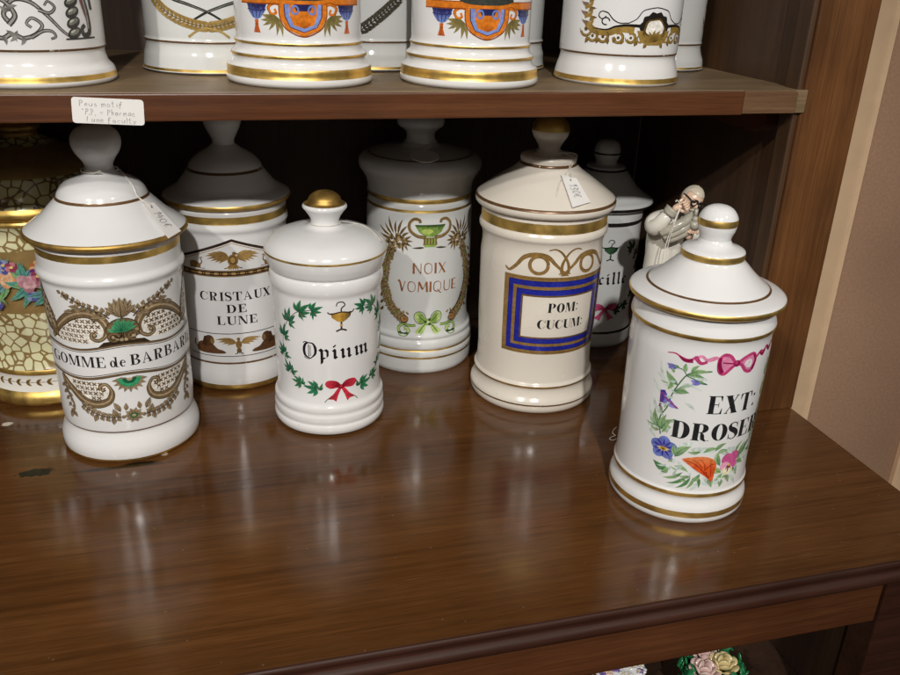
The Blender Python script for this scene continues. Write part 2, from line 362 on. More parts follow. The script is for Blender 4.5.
# ------------------------------------------------------------------ painted decoration: flat shapes in (u, v) mm, wrapped on the glaze
class Art:
    def __init__(s): s.items = []
    def add(s, vs, fs, cols, mt='paint'):
        if not fs: return
        if any(len(f) == 4 and max(abs(vs[f[0]][1]-vs[f[3]][1]), abs(vs[f[1]][1]-vs[f[2]][1]), abs(vs[f[0]][1]-vs[f[1]][1])) > 5 for f in fs):
            vs, cols, nf = [Vector(v[:2]) for v in vs], list(cols), []      # tall quads follow the curved profile in short steps
            for f in fs:
                if len(f) != 4: nf.append(f); continue
                a, b, c, d = f
                if abs(vs[a].y-vs[d].y) < abs(vs[a].y-vs[b].y): a, b, c, d = b, c, d, a
                k = max(1, int(max(abs(vs[a].y-vs[d].y), abs(vs[b].y-vs[c].y))/4)); pa, pb = a, b
                for i in range(1, k+1):
                    if i == k: qa, qb = d, c
                    else:
                        qa = len(vs); vs += [vs[a].lerp(vs[d], i/k), vs[b].lerp(vs[c], i/k)]; qb = qa+1; cols += [cols[a], cols[b]]
                    nf.append((pa, pb, qb, qa)); pa, pb = qa, qb
            fs = nf
        us = [v[0] for v in vs]; vv = [v[1] for v in vs]
        bb = (min(us), max(us), min(vv), max(vv)); lay = 0
        for it in s.items:
            b = it[4]
            if b[0] < bb[1] and bb[0] < b[1] and b[2] < bb[3] and bb[2] < b[3]: lay = max(lay, it[5]+1)
        s.items.append([[tuple(v) for v in vs], fs, cols, mt, bb, lay])
    def stroke(s, pts, w, col, taper=None, mt='paint', step=.9, closed=False, straight=False, col2=None):
        if straight:
            Q = []
            for a, b in zip(pts, pts[1:]):
                a, b = Vector(a), Vector(b); k = max(1, int((b-a).length/1.5))
                Q += [a.lerp(b, j/k) for j in range(k)]
            Q.append(Vector(pts[-1]))
        else: Q = cr_spline(pts, step, closed)
        if closed: Q.append(Q[0].copy())
        n = len(Q); vs, fs, cs = [], [], []
        for i, q in enumerate(Q):
            a = Q[i-1] if i > 0 else (Q[-2] if closed else q); b = Q[i+1] if i < n-1 else (Q[1] if closed else q)
            t = (b-a); t = t.normalized() if t.length > 1e-9 else Vector((1, 0)); nn = Vector((-t.y, t.x))
            f = i/(n-1) if n > 1 else 0
            ww = w/2*(taper(f) if callable(taper) else (1 if taper is None else taper[0]+(taper[1]-taper[0])*f))
            vs += [q+nn*ww, q-nn*ww]
            c = col if col2 is None else tuple(col[k]+(col2[k]-col[k])*f for k in range(3))
            cs += [c, c]
            if i: fs.append((2*i-2, 2*i-1, 2*i+1, 2*i))
        s.add(vs, fs, cs, mt)
    def fill(s, pts, col, smooth=False, mt='paint', lim=2.2, step=1.0):
        Q = cr_spline(pts, step, True) if smooth else [Vector(p) for p in pts]
        tris = tessellate_polygon([[Vector((q.x, q.y, 0)) for q in Q]])
        vs = [(q.x, q.y) for q in Q]; mid = {}; out = []
        st = [tuple(t) for t in tris]
        while st:
            t = st.pop(); L = [max(abs(vs[t[i]][0]-vs[t[(i+1) % 3]][0]), abs(vs[t[i]][1]-vs[t[(i+1) % 3]][1])*.45) for i in range(3)]
            k = max(range(3), key=lambda i: L[i])
            if L[k] <= lim: out.append(t); continue
            a, b, c = t[k], t[(k+1) % 3], t[(k+2) % 3]; key = (min(a, b), max(a, b))
            if key not in mid:
                mid[key] = len(vs); vs.append(((vs[a][0]+vs[b][0])/2, (vs[a][1]+vs[b][1])/2))
            m_ = mid[key]; st += [(a, m_, c), (m_, b, c)]
        cs = [col(*v) for v in vs] if callable(col) else [col]*len(vs)
        s.add(vs, out, cs, mt)
    def ell(s, c, rx, ry, col, rot=0, mt='paint', n=20):
        ca, sa = math.cos(math.radians(rot)), math.sin(math.radians(rot))
        s.fill([(c[0]+rx*math.cos(t)*ca-ry*math.sin(t)*sa, c[1]+rx*math.cos(t)*sa+ry*math.sin(t)*ca) for t in [6.28318*i/n for i in range(n)]], col, mt=mt)
    def ring(s, c, rx, ry, w, col, rot=0, a0=0, a1=360, taper=None, mt='paint'):
        ca, sa = math.cos(math.radians(rot)), math.sin(math.radians(rot)); n = 14
        s.stroke([(c[0]+rx*math.cos(t)*ca-ry*math.sin(t)*sa, c[1]+rx*math.cos(t)*sa+ry*math.sin(t)*ca) for t in [math.radians(a0+(a1-a0)*i/n) for i in range(n+1)]], w, col, taper, mt)
    def leaf(s, base, tip, w, c1, c2=None, bend=0., rib=None, mt='paint'):
        b, t = Vector(base), Vector(tip); d = t-b; nn = Vector((-d.y, d.x)); c2 = c2 or c1
        L = d.length; nn = nn.normalized()
        def at(f): return b+d*f+nn*(bend*L*math.sin(math.pi*f))
        sh = [(0, .05), (.2, .72), (.42, 1.), (.7, .68), (.88, .28), (1, 0.03)]
        pts = [at(f)+nn*w/2*k for f, k in sh]+[at(f)-nn*w/2*k for f, k in sh[::-1]]
        dd = d/max(L*L, 1e-9)
        def col(u, v):
            f = min(1, max(0, (Vector((u, v))-b).dot(dd))); side = (Vector((u, v))-b).dot(nn)/max(w, 1e-6)+.5
            k = min(1, max(0, .65*f+.35*side))
            return tuple(c1[i]+(c2[i]-c1[i])*k for i in range(3))
        s.fill(pts, col, mt=mt)
        if rib: s.stroke([at(f) for f in (0, .3, .6, .95)], w*.09+.12, rib, (1, .4))
    def spiral(s, c, r0, r1, a0, turns, w, col, taper=(1, .5), mt='paint'):
        n = max(8, int(abs(turns)*14))
        s.stroke([(c[0]+(r0+(r1-r0)*i/n)*math.cos(math.radians(a0)+6.2832*turns*i/n), c[1]+(r0+(r1-r0)*i/n)*math.sin(math.radians(a0)+6.2832*turns*i/n)) for i in range(n+1)], w, col, taper, mt)
    def mirror(s, u0, start=0, stop=None):
        for it in s.items[start:stop]:
            s.add([(2*u0-u, v) for u, v in it[0]], it[1], it[2], it[3])
    def shift(s, du, dv, start=0):
        for it in s.items[start:]:
            it[0] = [(u+du, v+dv) for u, v in it[0]]
            b = it[4]; it[4] = (b[0]+du, b[1]+du, b[2]+dv, b[3]+dv)
    def wrap(s, R, rows, verts, faces, mi, cols, slots):
        "append the wrapped shapes to lathe data; returns nothing"
        zr = [(z, r) for r, z, _ in rows]
        def rad(v):
            best = None
            for (z0, r0), (z1, r1) in zip(zr, zr[1:]):
                if z0 <= v <= z1 and z1 > z0:
                    r = r0+(r1-r0)*(v-z0)/(z1-z0)
                    if best is None or r > best: best = r
            return best if best else R
        for vs, fs, cs, mt, bb, lay in s.items:
            o = len(verts); e = .045+.022*lay
            for (u, v), c in zip(vs, cs):
                r = (rad(v)+e)/1000; th = u/R
                verts.append((r*math.sin(th), -r*math.cos(th), v/1000)); cols.append(c)
            m_ = 0 if mt == 'glaze' else slots.index(mt)
            for f in fs:
                a = sum(vs[f[i]][0]*vs[f[(i+1) % len(f)]][1]-vs[f[(i+1) % len(f)]][0]*vs[f[i]][1] for i in range(len(f)))
                faces.append(tuple(o+k for k in (f if a > 0 else f[::-1]))); mi.append(m_)

def lathe_obj(name, profile, slots, parent, art=None, R=50.):
    rows, verts, faces, mi = lathe_data(profile, slots); cols = [(.8, .8, .8)]*len(verts)
    if art: art.wrap(R, rows, verts, faces, mi, cols, slots)
    me = bpy.data.meshes.new(name); me.from_pydata(verts, [], faces); me.update()
    me.polygons.foreach_set('material_index', mi)
    if art:
        ca = me.color_attributes.new('Col', 'FLOAT_COLOR', 'POINT')
        ca.data.foreach_set('color', [x for c in cols for x in (*c, 1.0)])
    return link(name, me, parent, slots)
SL = ['gold', 'dull_gold', 'matte_gold', 'brown_line', 'black_line', 'paint', 'mosaic', 'dark_mosaic']
def split_knob(lid):
    k = lid.index('KNOB'); return lid[:k], lid[k+1:]
def make_jar(label, pos, z, glaze, body, lid, R, art, group='porcelain apothecary jars'):
    slots = [glaze]+SL
    j = thing('apothecary_jar', label, 'jar', (pos[0], pos[1], z+.0006), group)
    b = lathe_obj('body', body, slots, j, art, R)
    l, k = split_knob(lid)
    lo = lathe_obj('lid', l, slots, j)
    ko = lathe_obj('knob', k, slots, lo)
    return j, b, lo, ko

# ------------------------------------------------------------------ lettering
def arc(cx, cy, rx, ry, a0, a1, n=14):
    return [(cx+rx*math.cos(math.radians(a0+(a1-a0)*i/n)), cy+ry*math.sin(math.radians(a0+(a1-a0)*i/n))) for i in range(n+1)]
def band(outer, inner):           # strip between two equally long curves
    return ('strip', outer, inner)
def didone(ch, T, h, sf):
    "capital height 1; T thick stem, h hairline, sf serif overhang -> (shapes, advance)"
    q = []
    def rect(x0, y0, x1, y1): q.append(('poly', [(x0, y0), (x1, y0), (x1, y1), (x0, y1)]))
    def serif(x0, x1, y): rect(x0-sf, y, x1+sf, y+h)
    def stem(x, w): rect(x, h, x+w, 1-h); serif(x, x+w, 0); serif(x, x+w, 1-h)
    def bowl(x, yc, rx, ry, t):
        q.append(band(arc(x, yc, rx, ry, -90, 90), arc(x, yc, max(rx-t, .01), ry-h, -90, 90)))
    def wedge(x, y, d, L):        # vertical serif of an arm; d = +1 up, -1 down
        q.append(('poly', [(x-.10, y), (x, y+d*L), (x+.025, y+d*L), (x+.025, y)]))
    if ch == 'I': stem(sf, T); w = T+2*sf
    elif ch == 'L':
        stem(sf, T); rect(sf+T, 0, sf+T+.42, h); wedge(sf+T+.40, h*.5, 1, .32); w = sf+T+.46
    elif ch == 'E':
        stem(sf, T); x = sf+T
        rect(x, 0, x+.42, h); wedge(x+.40, h*.5, 1, .30); rect(x, 1-h, x+.38, 1); wedge(x+.36, 1-h*.5, -1, .27)
        rect(x, .5, x+.2, .5+h); rect(x+.2, .38, x+.23, .64); w = x+.46
    elif ch == 'T':
        c = .42; rect(c-T/2, h, c+T/2, 1-h); serif(c-T/2, c+T/2, 0); rect(.02, 1-h, .82, 1)
        wedge(.81, 1-h*.5, -1, .30); q.append(('poly', [(.13, 1-h*.5), (.03, 1-h-.29), (.005, 1-h-.29), (.005, 1-h*.5)])); w = .84
    elif ch == 'D':
        stem(sf, T); rect(sf+T, 0, sf+T+.12, h); rect(sf+T, 1-h, sf+T+.12, 1); bowl(sf+T+.1, .5, .44, .5, T*1.1); w = sf+T+.58
    elif ch in 'PR':
        stem(sf, T); x = sf+T; rect(x, 1-h, x+.14, 1); rect(x, .47, x+.14, .47+h); bowl(x+.12, .735, .34, .265, T); w = x+.48
        if ch == 'R':
            o = [(x+.10, .49), (x+.24, .44), (x+.30, .30), (x+.32, .14), (x+.40, .02), (x+.56, .06)]
            i = [(x+.08, .49), (x+.10, .42), (x+.10, .26), (x+.13, .08), (x+.34, -.02), (x+.57, .03)]
            q.append(band(o, i)); w = x+.58
    elif ch == 'B':
        stem(sf, T); x = sf+T
        for y in (0, 1-h, .5): rect(x, y, x+.14, y+h)
        bowl(x+.12, .76, .30, .24, T); bowl(x+.12, .26, .36, .26, T); w = x+.50
    elif ch in 'CG':
        rx = .42; cx = rx
        q.append(band(arc(cx, .5, rx, .5, 38, 322, 22), arc(cx+.02+T*.28, .5, rx-T*.72, .5-h, 42, 318, 22)))
        w = 2*rx+.02
        q.append(('poly', [(w-.10, .70), (w-.035, .66), (w-.02, .66), (w-.02, 1.0), (w-.05, 1.0)]))
        if ch == 'C': rect(w-.06, .17, w-.03, .33)
        else: rect(w-.06-T*.7, .03, w-.06+T*.3, .40); rect(w-.10-T-sf*.3, .40, w+.06, .40+h); w += .06
    elif ch == 'O':
        q.append(band(arc(.43, .5, .43, .5, 0, 360, 28), arc(.43, .5, .43-T*1.05, .5-h, 0, 360, 28))); w = .86
    elif ch == 'U':
        rect(sf, .3, sf+T, 1-h); serif(sf, sf+T, 1-h); x = sf+T+.40
        rect(x, .3, x+h*1.2, 1-h); serif(x, x+h*1.2, 1-h)
        c = (sf+x+h*1.2)/2; rx = (x+h*1.2-sf)/2
        q.append(band(arc(c, .31, rx, .32, 180, 360), arc((sf+T+x)/2, .31, (x-sf-T)/2, .32-h*1.3, 180, 360))); w = x+h+sf
    elif ch == 'N':
        rect(sf, h, sf+h, 1-h); serif(sf, sf+h, 0); rect(sf*.2, 1-h, sf+h+.1, 1); x = sf+.66
        q.append(('poly', [(sf, 1), (sf+T*1.15, 1), (x+h, 0), (x+h-T*.2, 0), (x-T*.55, 0)])); rect(x, 0, x+h, 1-h); serif(x, x+h, 1-h); w = x+h+sf
    elif ch == 'M':
        rect(sf, h, sf+h, 1-h); serif(sf, sf+h, 0); x = sf+.74; rect(x, h, x+T, 1-h); serif(x, x+T, 0)
        rect(sf*.2, 1-h, sf+T, 1); rect(x, 1-h, x+T+sf, 1)
        c = sf+.40; q.append(('poly', [(sf, 1), (sf+T*1.1, 1), (c+T*.45, .05), (c+.01, .0), (c-.03, .0)]))
        q.append(('poly', [(c-.01, .0), (c+h, .0), (x+h*.6, 1), (x-h*.4, 1)])); w = x+T+sf
    elif ch == 'A':
        q.append(('poly', [(.10, h), (.10+h, h), (.40, .9), (.38, 1.0)])); x = .36
        q.append(('poly', [(x, 1), (x+.04, 1), (x+.34+T*.5, h), (x+.34-T*.55, h)]))
        rect(.20, .32, .58, .32+h); serif(.10, .10+h, 0); serif(x+.34-T*.55, x+.34+T*.5, 0); w = x+.36+T*.5+sf
    elif ch == 'X':
        q.append(('poly', [(.04, 1-h), (.04+T*1.15, 1-h), (.74, h), (.74-T*1.15, h)])); q.append(('poly', [(.08, h), (.08+h*1.3, h), (.70, 1-h), (.70-h*1.3, 1-h)]))
        serif(.05, .03+T*1.15, 1-h); serif(.75-T*1.15, .73, 0); serif(.09, .09+h, 0); serif(.66, .69, 1-h); w = .80
    elif ch == 'S':
        sp = [(.52, .70), (.50, .86), (.40, .96), (.28, .975), (.13, .92), (.08, .77), (.14, .64), (.30, .54), (.46, .43), (.54, .27), (.48, .10), (.34, .025), (.20, .03), (.09, .12), (.055, .30)]
        q.append(('vstroke', sp, [h*.8, h, h*1.2, h*1.3, h*2, T*.75, T*.95, T*1.1, T*1.05, T*.85, h*2, h*1.3, h*1.2, h, h*.8]))
        rect(.515, .68, .545, 1.0); rect(.035, 0, .065, .32); w = .62
    elif ch == ':':
        q += [('dot', (.14, .72), .085), ('dot', (.14, .16), .085)]; w = .30
    elif ch == 'd':
        q.append(band(arc(.27, .33, .27, .34, 0, 360, 22), arc(.27, .33, .27-T*.85, .34-h, 0, 360, 22)))
        rect(.48, 0, .48+T*.85, 1.0); rect(.36, .96, .50, 1.0); rect(.48, 0, .48+T+.12, h); w = .48+T+.14
    elif ch == 'e':
        q.append(band(arc(.28, .33, .28, .34, 8, 318, 22), arc(.28+T*.2, .33, .28-T*.75, .34-h, 8, 312, 22))); rect(.10, .36, .54, .36+h); w = .58
    else: w = .38
    return q, w
def put_text(art, text, style, u0, v0, height, width=None, center=True, track=.10, col=(.02, .02, .022), shear=0., curve=None, mt='paint'):
    shapes, x = [], 0
    for ch in text:
        if ch == ' ': x += .34; continue
        q, w = style(ch); shapes += [(x, s) for s in q]; x += w+track
    x -= track; sxx = (width/x) if width else height
    ox = u0-(sxx*x/2 if center else 0)
    def T(p, dx):
        u = ox+(p[0]+dx+shear*p[1])*sxx
        return (u, v0+p[1]*height+(curve(u) if curve else 0))
    for dx, s in shapes:
        if s[0] == 'poly': art.fill([T(p, dx) for p in s[1]], col, mt=mt)
        elif s[0] == 'strip':
            a = [T(p, dx) for p in s[1]]; b = [T(p, dx) for p in s[2]]; n = len(a)
            art.add(a+b, [(i, i+1, n+i+1, n+i) for i in range(n-1)], [col]*(2*n), mt)
        elif s[0] == 'dot': art.ell(T(s[1], dx), s[2]*sxx, s[2]*height, col, mt=mt, n=14)
        elif s[0] == 'vstroke':
            pts = cr_spline([(p[0], p[1], w) for p, w in zip(s[1], s[2])], .04); vs, fs = [], []
            for i, p in enumerate(pts):
                t = (pts[min(i+1, len(pts)-1)]-pts[max(i-1, 0)]).to_2d().normalized(); nn = Vector((-t.y, t.x))*p.z/2
                vs += [T((p.x+nn.x, p.y+nn.y), dx), T((p.x-nn.x, p.y-nn.y), dx)]
                if i: fs.append((2*i-2, 2*i-1, 2*i+1, 2*i))
            art.add(vs, fs, [col]*len(vs), mt)
        elif s[0] == 'line':
            art.stroke([T(p, dx) for p in s[1]], s[2]*height, col, s[3] if len(s) > 3 else None, mt, step=height*.05)
        elif s[0] == 'nib':       # broad pen held at 40 degrees
            P_ = [Vector(p) for p in s[1]]; w = s[2]; nx, ny = math.cos(.7)*w/2, math.sin(.7)*w/2
            for a, b in zip(P_, P_[1:]):
                art.fill([T(p, dx) for p in ((a.x-nx, a.y-ny), (b.x-nx, b.y-ny), (b.x+nx, b.y+ny), (a.x+nx, a.y+ny))], col, mt=mt)
ROMAN = lambda ch: didone(ch, .19, .045, .085)
LABEL = lambda ch: didone(ch, .205, .06, .085)
FAT = lambda ch: didone(ch, .27, .045, .07)
def nouveau(ch):
    t, k = .19, .07
    L = {'N': ([([(.06, 0), (.06, 1)], t), ([(.06, 1), (.30, .55), (.62, 0)], k*1.3), ([(.62, 0), (.62, 1)], k)], .68),
         'O': ([([(.34, 1), (.12, .86), (.05, .5), (.12, .14), (.34, 0)], .10), ([(.34, 1), (.56, .86), (.63, .5), (.56, .14), (.34, 0)], .06)], .68),
         'I': ([([(.07, 0), (.07, 1)], t)], .14),
         'X': ([([(.04, 1), (.56, 0)], t*.9), ([(.58, 1), (.04, 0)], k)], .62),
         'V': ([([(.0, 1), (.16, .9), (.34, 0)], t*.9), ([(.34, 0), (.60, 1)], k)], .62),
         'M': ([([(.06, 0), (.10, 1)], k*1.4), ([(.10, 1), (.40, .25)], t*.9), ([(.40, .25), (.70, 1)], k), ([(.70, 1), (.76, 0)], t*.9)], .82),
         'Q': ([([(.36, 1), (.12, .86), (.05, .5), (.12, .14), (.36, 0)], .10), ([(.36, 1), (.60, .86), (.66, .5), (.60, .14), (.36, 0)], .06), ([(.38, .22), (.54, -.04), (.72, -.18)], .08)], .74),
         'U': ([([(.07, 1), (.07, .3), (.18, .03), (.34, 0)], .10), ([(.34, 0), (.50, .05), (.58, .3), (.58, 1)], k)], .64),
         'E': ([([(.07, 0), (.07, 1)], t), ([(.07, .975), (.46, .975)], k), ([(.07, .42), (.40, .42)], k), ([(.07, .025), (.48, .025)], k)], .50)}
    q, w = L[ch]; return [('line', p, ww) for p, ww in q], w
def fraktur(ch):
    w = .20
    mini = lambda x: [('nib', [(x, .56), (x+.09, .48), (x+.09, .10), (x+.19, .03)], w)]
    if ch == 'i': return mini(.06)+[('nib', [(.10, .80), (.16, .74)], w)], .36
    if ch == 'u': return mini(.06)+mini(.42), .74
    if ch == 'm': return mini(.06)+[('nib', [(.16, .46), (.36, .58)], w*.5)]+mini(.38)+[('nib', [(.48, .46), (.68, .58)], w*.5)]+mini(.70), 1.06
    if ch == 'p': return [('nib', [(.02, .60), (.14, .50), (.14, -.28)], w), ('nib', [(.14, .46), (.34, .57), (.46, .46), (.46, .14), (.30, .03), (.14, .08)], w*.8)], .62
    if ch == 'l': return [('nib', [(.06, .96), (.13, .86), (.13, .10), (.23, .03)], w)], .32
    if ch == 'e': return [('nib', [(.10, .46), (.10, .14), (.24, .03), (.38, .10)], w), ('nib', [(.10, .46), (.26, .58), (.38, .46), (.12, .28)], w*.6)], .48
    if ch == 'c': return [('nib', [(.10, .48), (.10, .14), (.24, .03), (.38, .10)], w), ('nib', [(.10, .46), (.24, .57), (.36, .50)], w*.8)], .46
    if ch == 'O': return [('vstroke', [(.40, .98), (.16, .86), (.06, .52), (.14, .16), (.44, .0)], [.04, .13, .17, .13, .05]), ('vstroke', [(.34, .96), (.58, .92), (.72, .66), (.70, .30), (.44, .0)], [.05, .10, .16, .13, .04]),
                          ('line', [(.34, .86), (.34, .12)], .05), ('line', [(.44, .80), (.44, .16)], .035), ('line', [(.02, .92), (.16, 1.0), (.36, .94)], .05), ('line', [(.44, 0), (.26, -.03), (.06, .06)], .04)], .84
    if ch == 'S': return [('vstroke', [(.58, .78), (.42, .96), (.18, .90), (.10, .70), (.30, .54), (.52, .40), (.54, .16), (.30, .0), (.04, .10)], [.05, .08, .13, .17, .18, .18, .15, .08, .05]), ('line', [(.30, .88), (.30, .12)], .04)], .68
    return [], .4
def hand(ch):
    t = .07
    L = {'1': [[(.08, .75), (.24, .98), (.2, .0)]], '4': [[(.30, .98), (.05, .40), (.45, .42)], [(.36, .66), (.32, 0)]], '0': [[(.25, .98), (.06, .6), (.12, .1), (.30, .02), (.44, .4), (.38, .85), (.25, .98)]],
         '3': [[(.06, .9), (.28, .98), (.38, .78), (.18, .54), (.42, .36), (.30, .04), (.04, .1)]], '6': [[(.36, .96), (.12, .6), (.08, .2), (.28, .02), (.40, .24), (.26, .44), (.10, .3)]],
         'e': [[(.06, .28), (.34, .34), (.24, .52), (.08, .36), (.12, .06), (.36, .1)]], '\u20ac': [[(.42, .88), (.22, .92), (.10, .5), (.20, .06), (.42, .12)], [(.0, .58), (.32, .60)], [(.0, .40), (.30, .42)]],
         'P': [[(.08, 0), (.12, .95)], [(.10, .92), (.36, .86), (.34, .56), (.12, .5)]], 'u': [[(.06, .5), (.08, .12), (.22, .04), (.34, .2), (.36, .5)], [(.36, .5), (.38, .04)]],
         's': [[(.30, .46), (.12, .46), (.14, .28), (.28, .2), (.22, .02), (.04, .06)]], 'm': [[(.06, 0), (.08, .5)], [(.08, .4), (.22, .52), (.26, .0)], [(.26, .4), (.40, .52), (.46, .02)]],
         'o': [[(.20, .5), (.06, .3), (.12, .04), (.30, .08), (.34, .36), (.20, .5)]], 't': [[(.16, .9), (.14, .1), (.30, .04)], [(.02, .6), (.32, .62)]], 'i': [[(.10, .5), (.12, .02)], [(.12, .7), (.13, .74)]],
         'f': [[(.34, .9), (.20, .92), (.14, .5), (.10, -.2)], [(.02, .5), (.30, .52)]], '=': [[(.04, .5), (.40, .52)], [(.04, .3), (.40, .32)]], 'h': [[(.08, .95), (.06, 0)], [(.08, .36), (.24, .5), (.32, .0)]],
         'a': [[(.34, .46), (.12, .46), (.08, .1), (.24, .04), (.34, .36)], [(.34, .46), (.36, .02)]], 'r': [[(.06, .5), (.08, 0)], [(.08, .34), (.22, .5), (.32, .46)]], 'c': [[(.32, .44), (.12, .44), (.08, .1), (.34, .06)]],
         'l': [[(.10, .95), (.10, .02)]], 'n': [[(.06, .5), (.08, 0)], [(.08, .36), (.24, .5), (.32, .0)]], 'x': [[(.04, .5), (.34, .0)], [(.34, .5), (.04, 0)]], 'y': [[(.06, .5), (.18, .12)], [(.36, .5), (.08, -.3)]],
         '"': [[(.06, .95), (.05, .75)], [(.16, .95), (.15, .75)]], ',': [[(.06, .06), (.02, -.14)]], '.': [[(.06, .02), (.08, .05)]], 'g': [[(.32, .46), (.10, .42), (.10, .1), (.30, .12), (.32, .46), (.28, -.3), (.06, -.26)]]}
    q = L.get(ch, []); w = max([p[0] for s in q for p in s], default=.3)
    dy = random.uniform(-.07, .07); k = random.uniform(-.10, .10)
    q = [[(x+k*y+random.gauss(0, .018), y*random.uniform(.94, 1.06)+dy) for x, y in s_] for s_ in q]
    return [('line', s_, t*random.uniform(.75, 1.15), (1.0, .6)) for s_ in q], w

# ------------------------------------------------------------------ the cabinet
XL, XR = -.60, .4036
cab = thing('display_cabinet', 'dark brown polished wooden cabinet whose counter and shelf carry the white jars', 'cabinet', (0, 0, -.70))
def part(o):
    o.parent = cab; o.matrix_parent_inverse = Matrix.Translation((0, 0, .70)); return o
top_prof = [(.475, 0), (.0012, 0), (-.0006, -.0006), (-.0016, -.0022), (-.0016, -.0042), (-.0006, -.0058), (.0012, -.0066), (.0014, -.0078), (-.0006, -.0088),
            (-.0028, -.0108), (-.0036, -.0136), (-.0028, -.0164), (-.0004, -.0182), (.0040, -.0192), (.0062, -.0207), (.475, -.0207)]
ct = part(extrude_x('countertop', [(.475, 0), (.0002, 0), (.0002, -.0190), (.475, -.0190)], XL, XR, 'counter_wood', None))
pm = [(.0002, -.0005)]+[(y-.0002, z) for y, z in top_prof[2:-1]]+[(.0002, -.0207)]
# the moulding is a strip of its own, run along the front edge
pr = cr_spline([(y, z, 0) for y, z in top_prof[1:-1]], .0006)
md = part(extrude_x('moulding', [(q.x-.0004, q.y-.0003) for q in pr]+[(.0062, -.0207), (.0062, -.0196), (-.0001, -.0192), (-.0001, -.0006)], XL, XR, 'moulding_wood', None, False))
part(box('apron', XL+.05, .349, .012, .032, -.065, -.0195, 'apron_wood'))
part(box('stile', .3505, .4020, .0105, .034, -.70, -.0195, 'moulding_wood'))
part(box('stile', XL, XL+.049, .0105, .034, -.70, -.0195, 'moulding_wood'))
part(box('side_panel', .3825, .4015, .0345, .46, -.70, -.0195, 'dark_wood'))
part(box('side_panel', XL, XL+.02, .0345, .46, -.70, -.0195, 'dark_wood'))
part(box('back_panel', XL+.0205, .382, .447, .46, -.70, -.0195, 'dark_wood'))
part(box('lower_shelf', XL+.0205, .382, .036, .446, -.226, -.21, 'dark_wood'))
part(box('plinth', XL+.05, .349, .03, .05, -.70, -.63, 'moulding_wood'))
# hutch
YP = .2044
part(box('post', .3515, XR, YP, .2260, .0006, .66, 'post_wood', bev=.0016))
part(box('post_bead', .3462, .3513, .2062, .2230, .0006, .66, 'panel_wood', bev=.0016))
part(box('post', XL, XL+.052, YP, .2260, .0006, .66, 'post_wood', bev=.0016))
part(box('side_panel', .3540, .4030, .2262, .462, .0006, .66, 'panel_wood'))
part(box('side_panel', XL+.0006, XL+.049, .2262, .462, .0006, .66, 'panel_wood'))
part(box('back_panel', XL+.0495, .3536, .461, .475, .0006, .66, 'dark_wood'))
part(box('cornice', XL-.01, XR+.01, .19, .48, .6605, .70, 'post_wood'))
YS, ZS, ZB = .1984, .2804, .2632
sh = part(box('shelf', XL+.0495, .3534, .2026, .4605, ZB+.0003, ZS, 'shelf_wood', bev=.0008))
bm = bmesh.new(); add_box(bm, XL+.0525, .2962, YS, .2024, ZB, ZS-.0004, .0009)
part(bm_obj('shelf_lipping', bm, ['shelf_edge_wood']))
part(box('shelf_end', .2965, .3420, YS+.0005, .2024, ZB+.0008, ZS-.0002, 'raw_wood', bev=.0006))
bm = bmesh.new()
pr = [(.2300, .2628), (.2300, .2500), (.2480, .2420), (.46, .2420), (.46, .2628)]
part(extrude_x('shelf_cleat', pr, .3400, .3536, 'shelf_edge_wood', None))
bm.free()

# ------------------------------------------------------------------ wall behind
wall = box('wall', -1.6, 2.2, .50, .53, -.70, 1.6, 'wall_cloth'); wall['kind'] = 'structure'; wall['label'] = 'tan cloth covered wall behind the cabinet'
fl = box('floor', -2.0, 2.4, -2.5, .499, -.76, -.7005, 'dark_wood'); fl['kind'] = 'structure'; fl['label'] = 'dark shop floor under the cabinet'
for x0, x1, lab in ((.630, .6785, 'pale painted trim strip on the wall right beside the cabinet post'), (.858, .905, 'pale painted trim strip on the wall at the far right edge')):
    pr = [(x0, .4996), (x0, .4925), (x0+.004, .4895), (x0+.010, .4880), (x1-.012, .4880), (x1-.009, .4862), (x1-.004, .4866), (x1-.001, .4900), (x1, .4996)]
    bm = bmesh.new(); a_ = [bm.verts.new((x, y, -.70)) for x, y in pr]; b_ = [bm.verts.new((x, y, 1.6)) for x, y in pr]; n_ = len(pr)
    for i in range(n_): bm.faces.new((a_[i], a_[(i+1) % n_], b_[(i+1) % n_], b_[i]))
    bm.faces.new(a_); bm.faces.new(b_[::-1])
    t = bm_obj('trim_strip', bm, ['trim_paint']); t['kind'] = 'structure'; t['label'] = lab

# pixel of the 900x675 photograph -> ray; used to place tags, strings and painted marks on the real surfaces
def ray(px, py):
    return (fwd+RT*((px-450)/FPX)-UP*((py-337.5)/FPX)).normalized()
def on_plane(px, py, axis, val):
    d = ray(px, py); return CAM+d*((val-CAM[axis])/d[axis])
def bvh(o):
    bpy.context.view_layer.update()
    mw = o.matrix_world
    return BVHTree.FromPolygons([mw @ v.co for v in o.data.vertices], [tuple(p.vertices) for p in o.data.polygons])

# ------------------------------------------------------------------ paint colours
BRN = sr(114, 94, 68); BRD = sr(56, 44, 32); BRL = sr(172, 152, 120); INK = sr(26, 25, 28)
GRN = sr(34, 104, 72); GRD = sr(18, 62, 44); LGN = sr(126, 172, 110); RED = sr(178, 34, 52); RDD = sr(120, 16, 34)
BLU = sr(34, 44, 150); ORA = sr(214, 120, 34); ORD = sr(150, 70, 18); SKY = sr(110, 132, 196); NAV = sr(40, 42, 88)

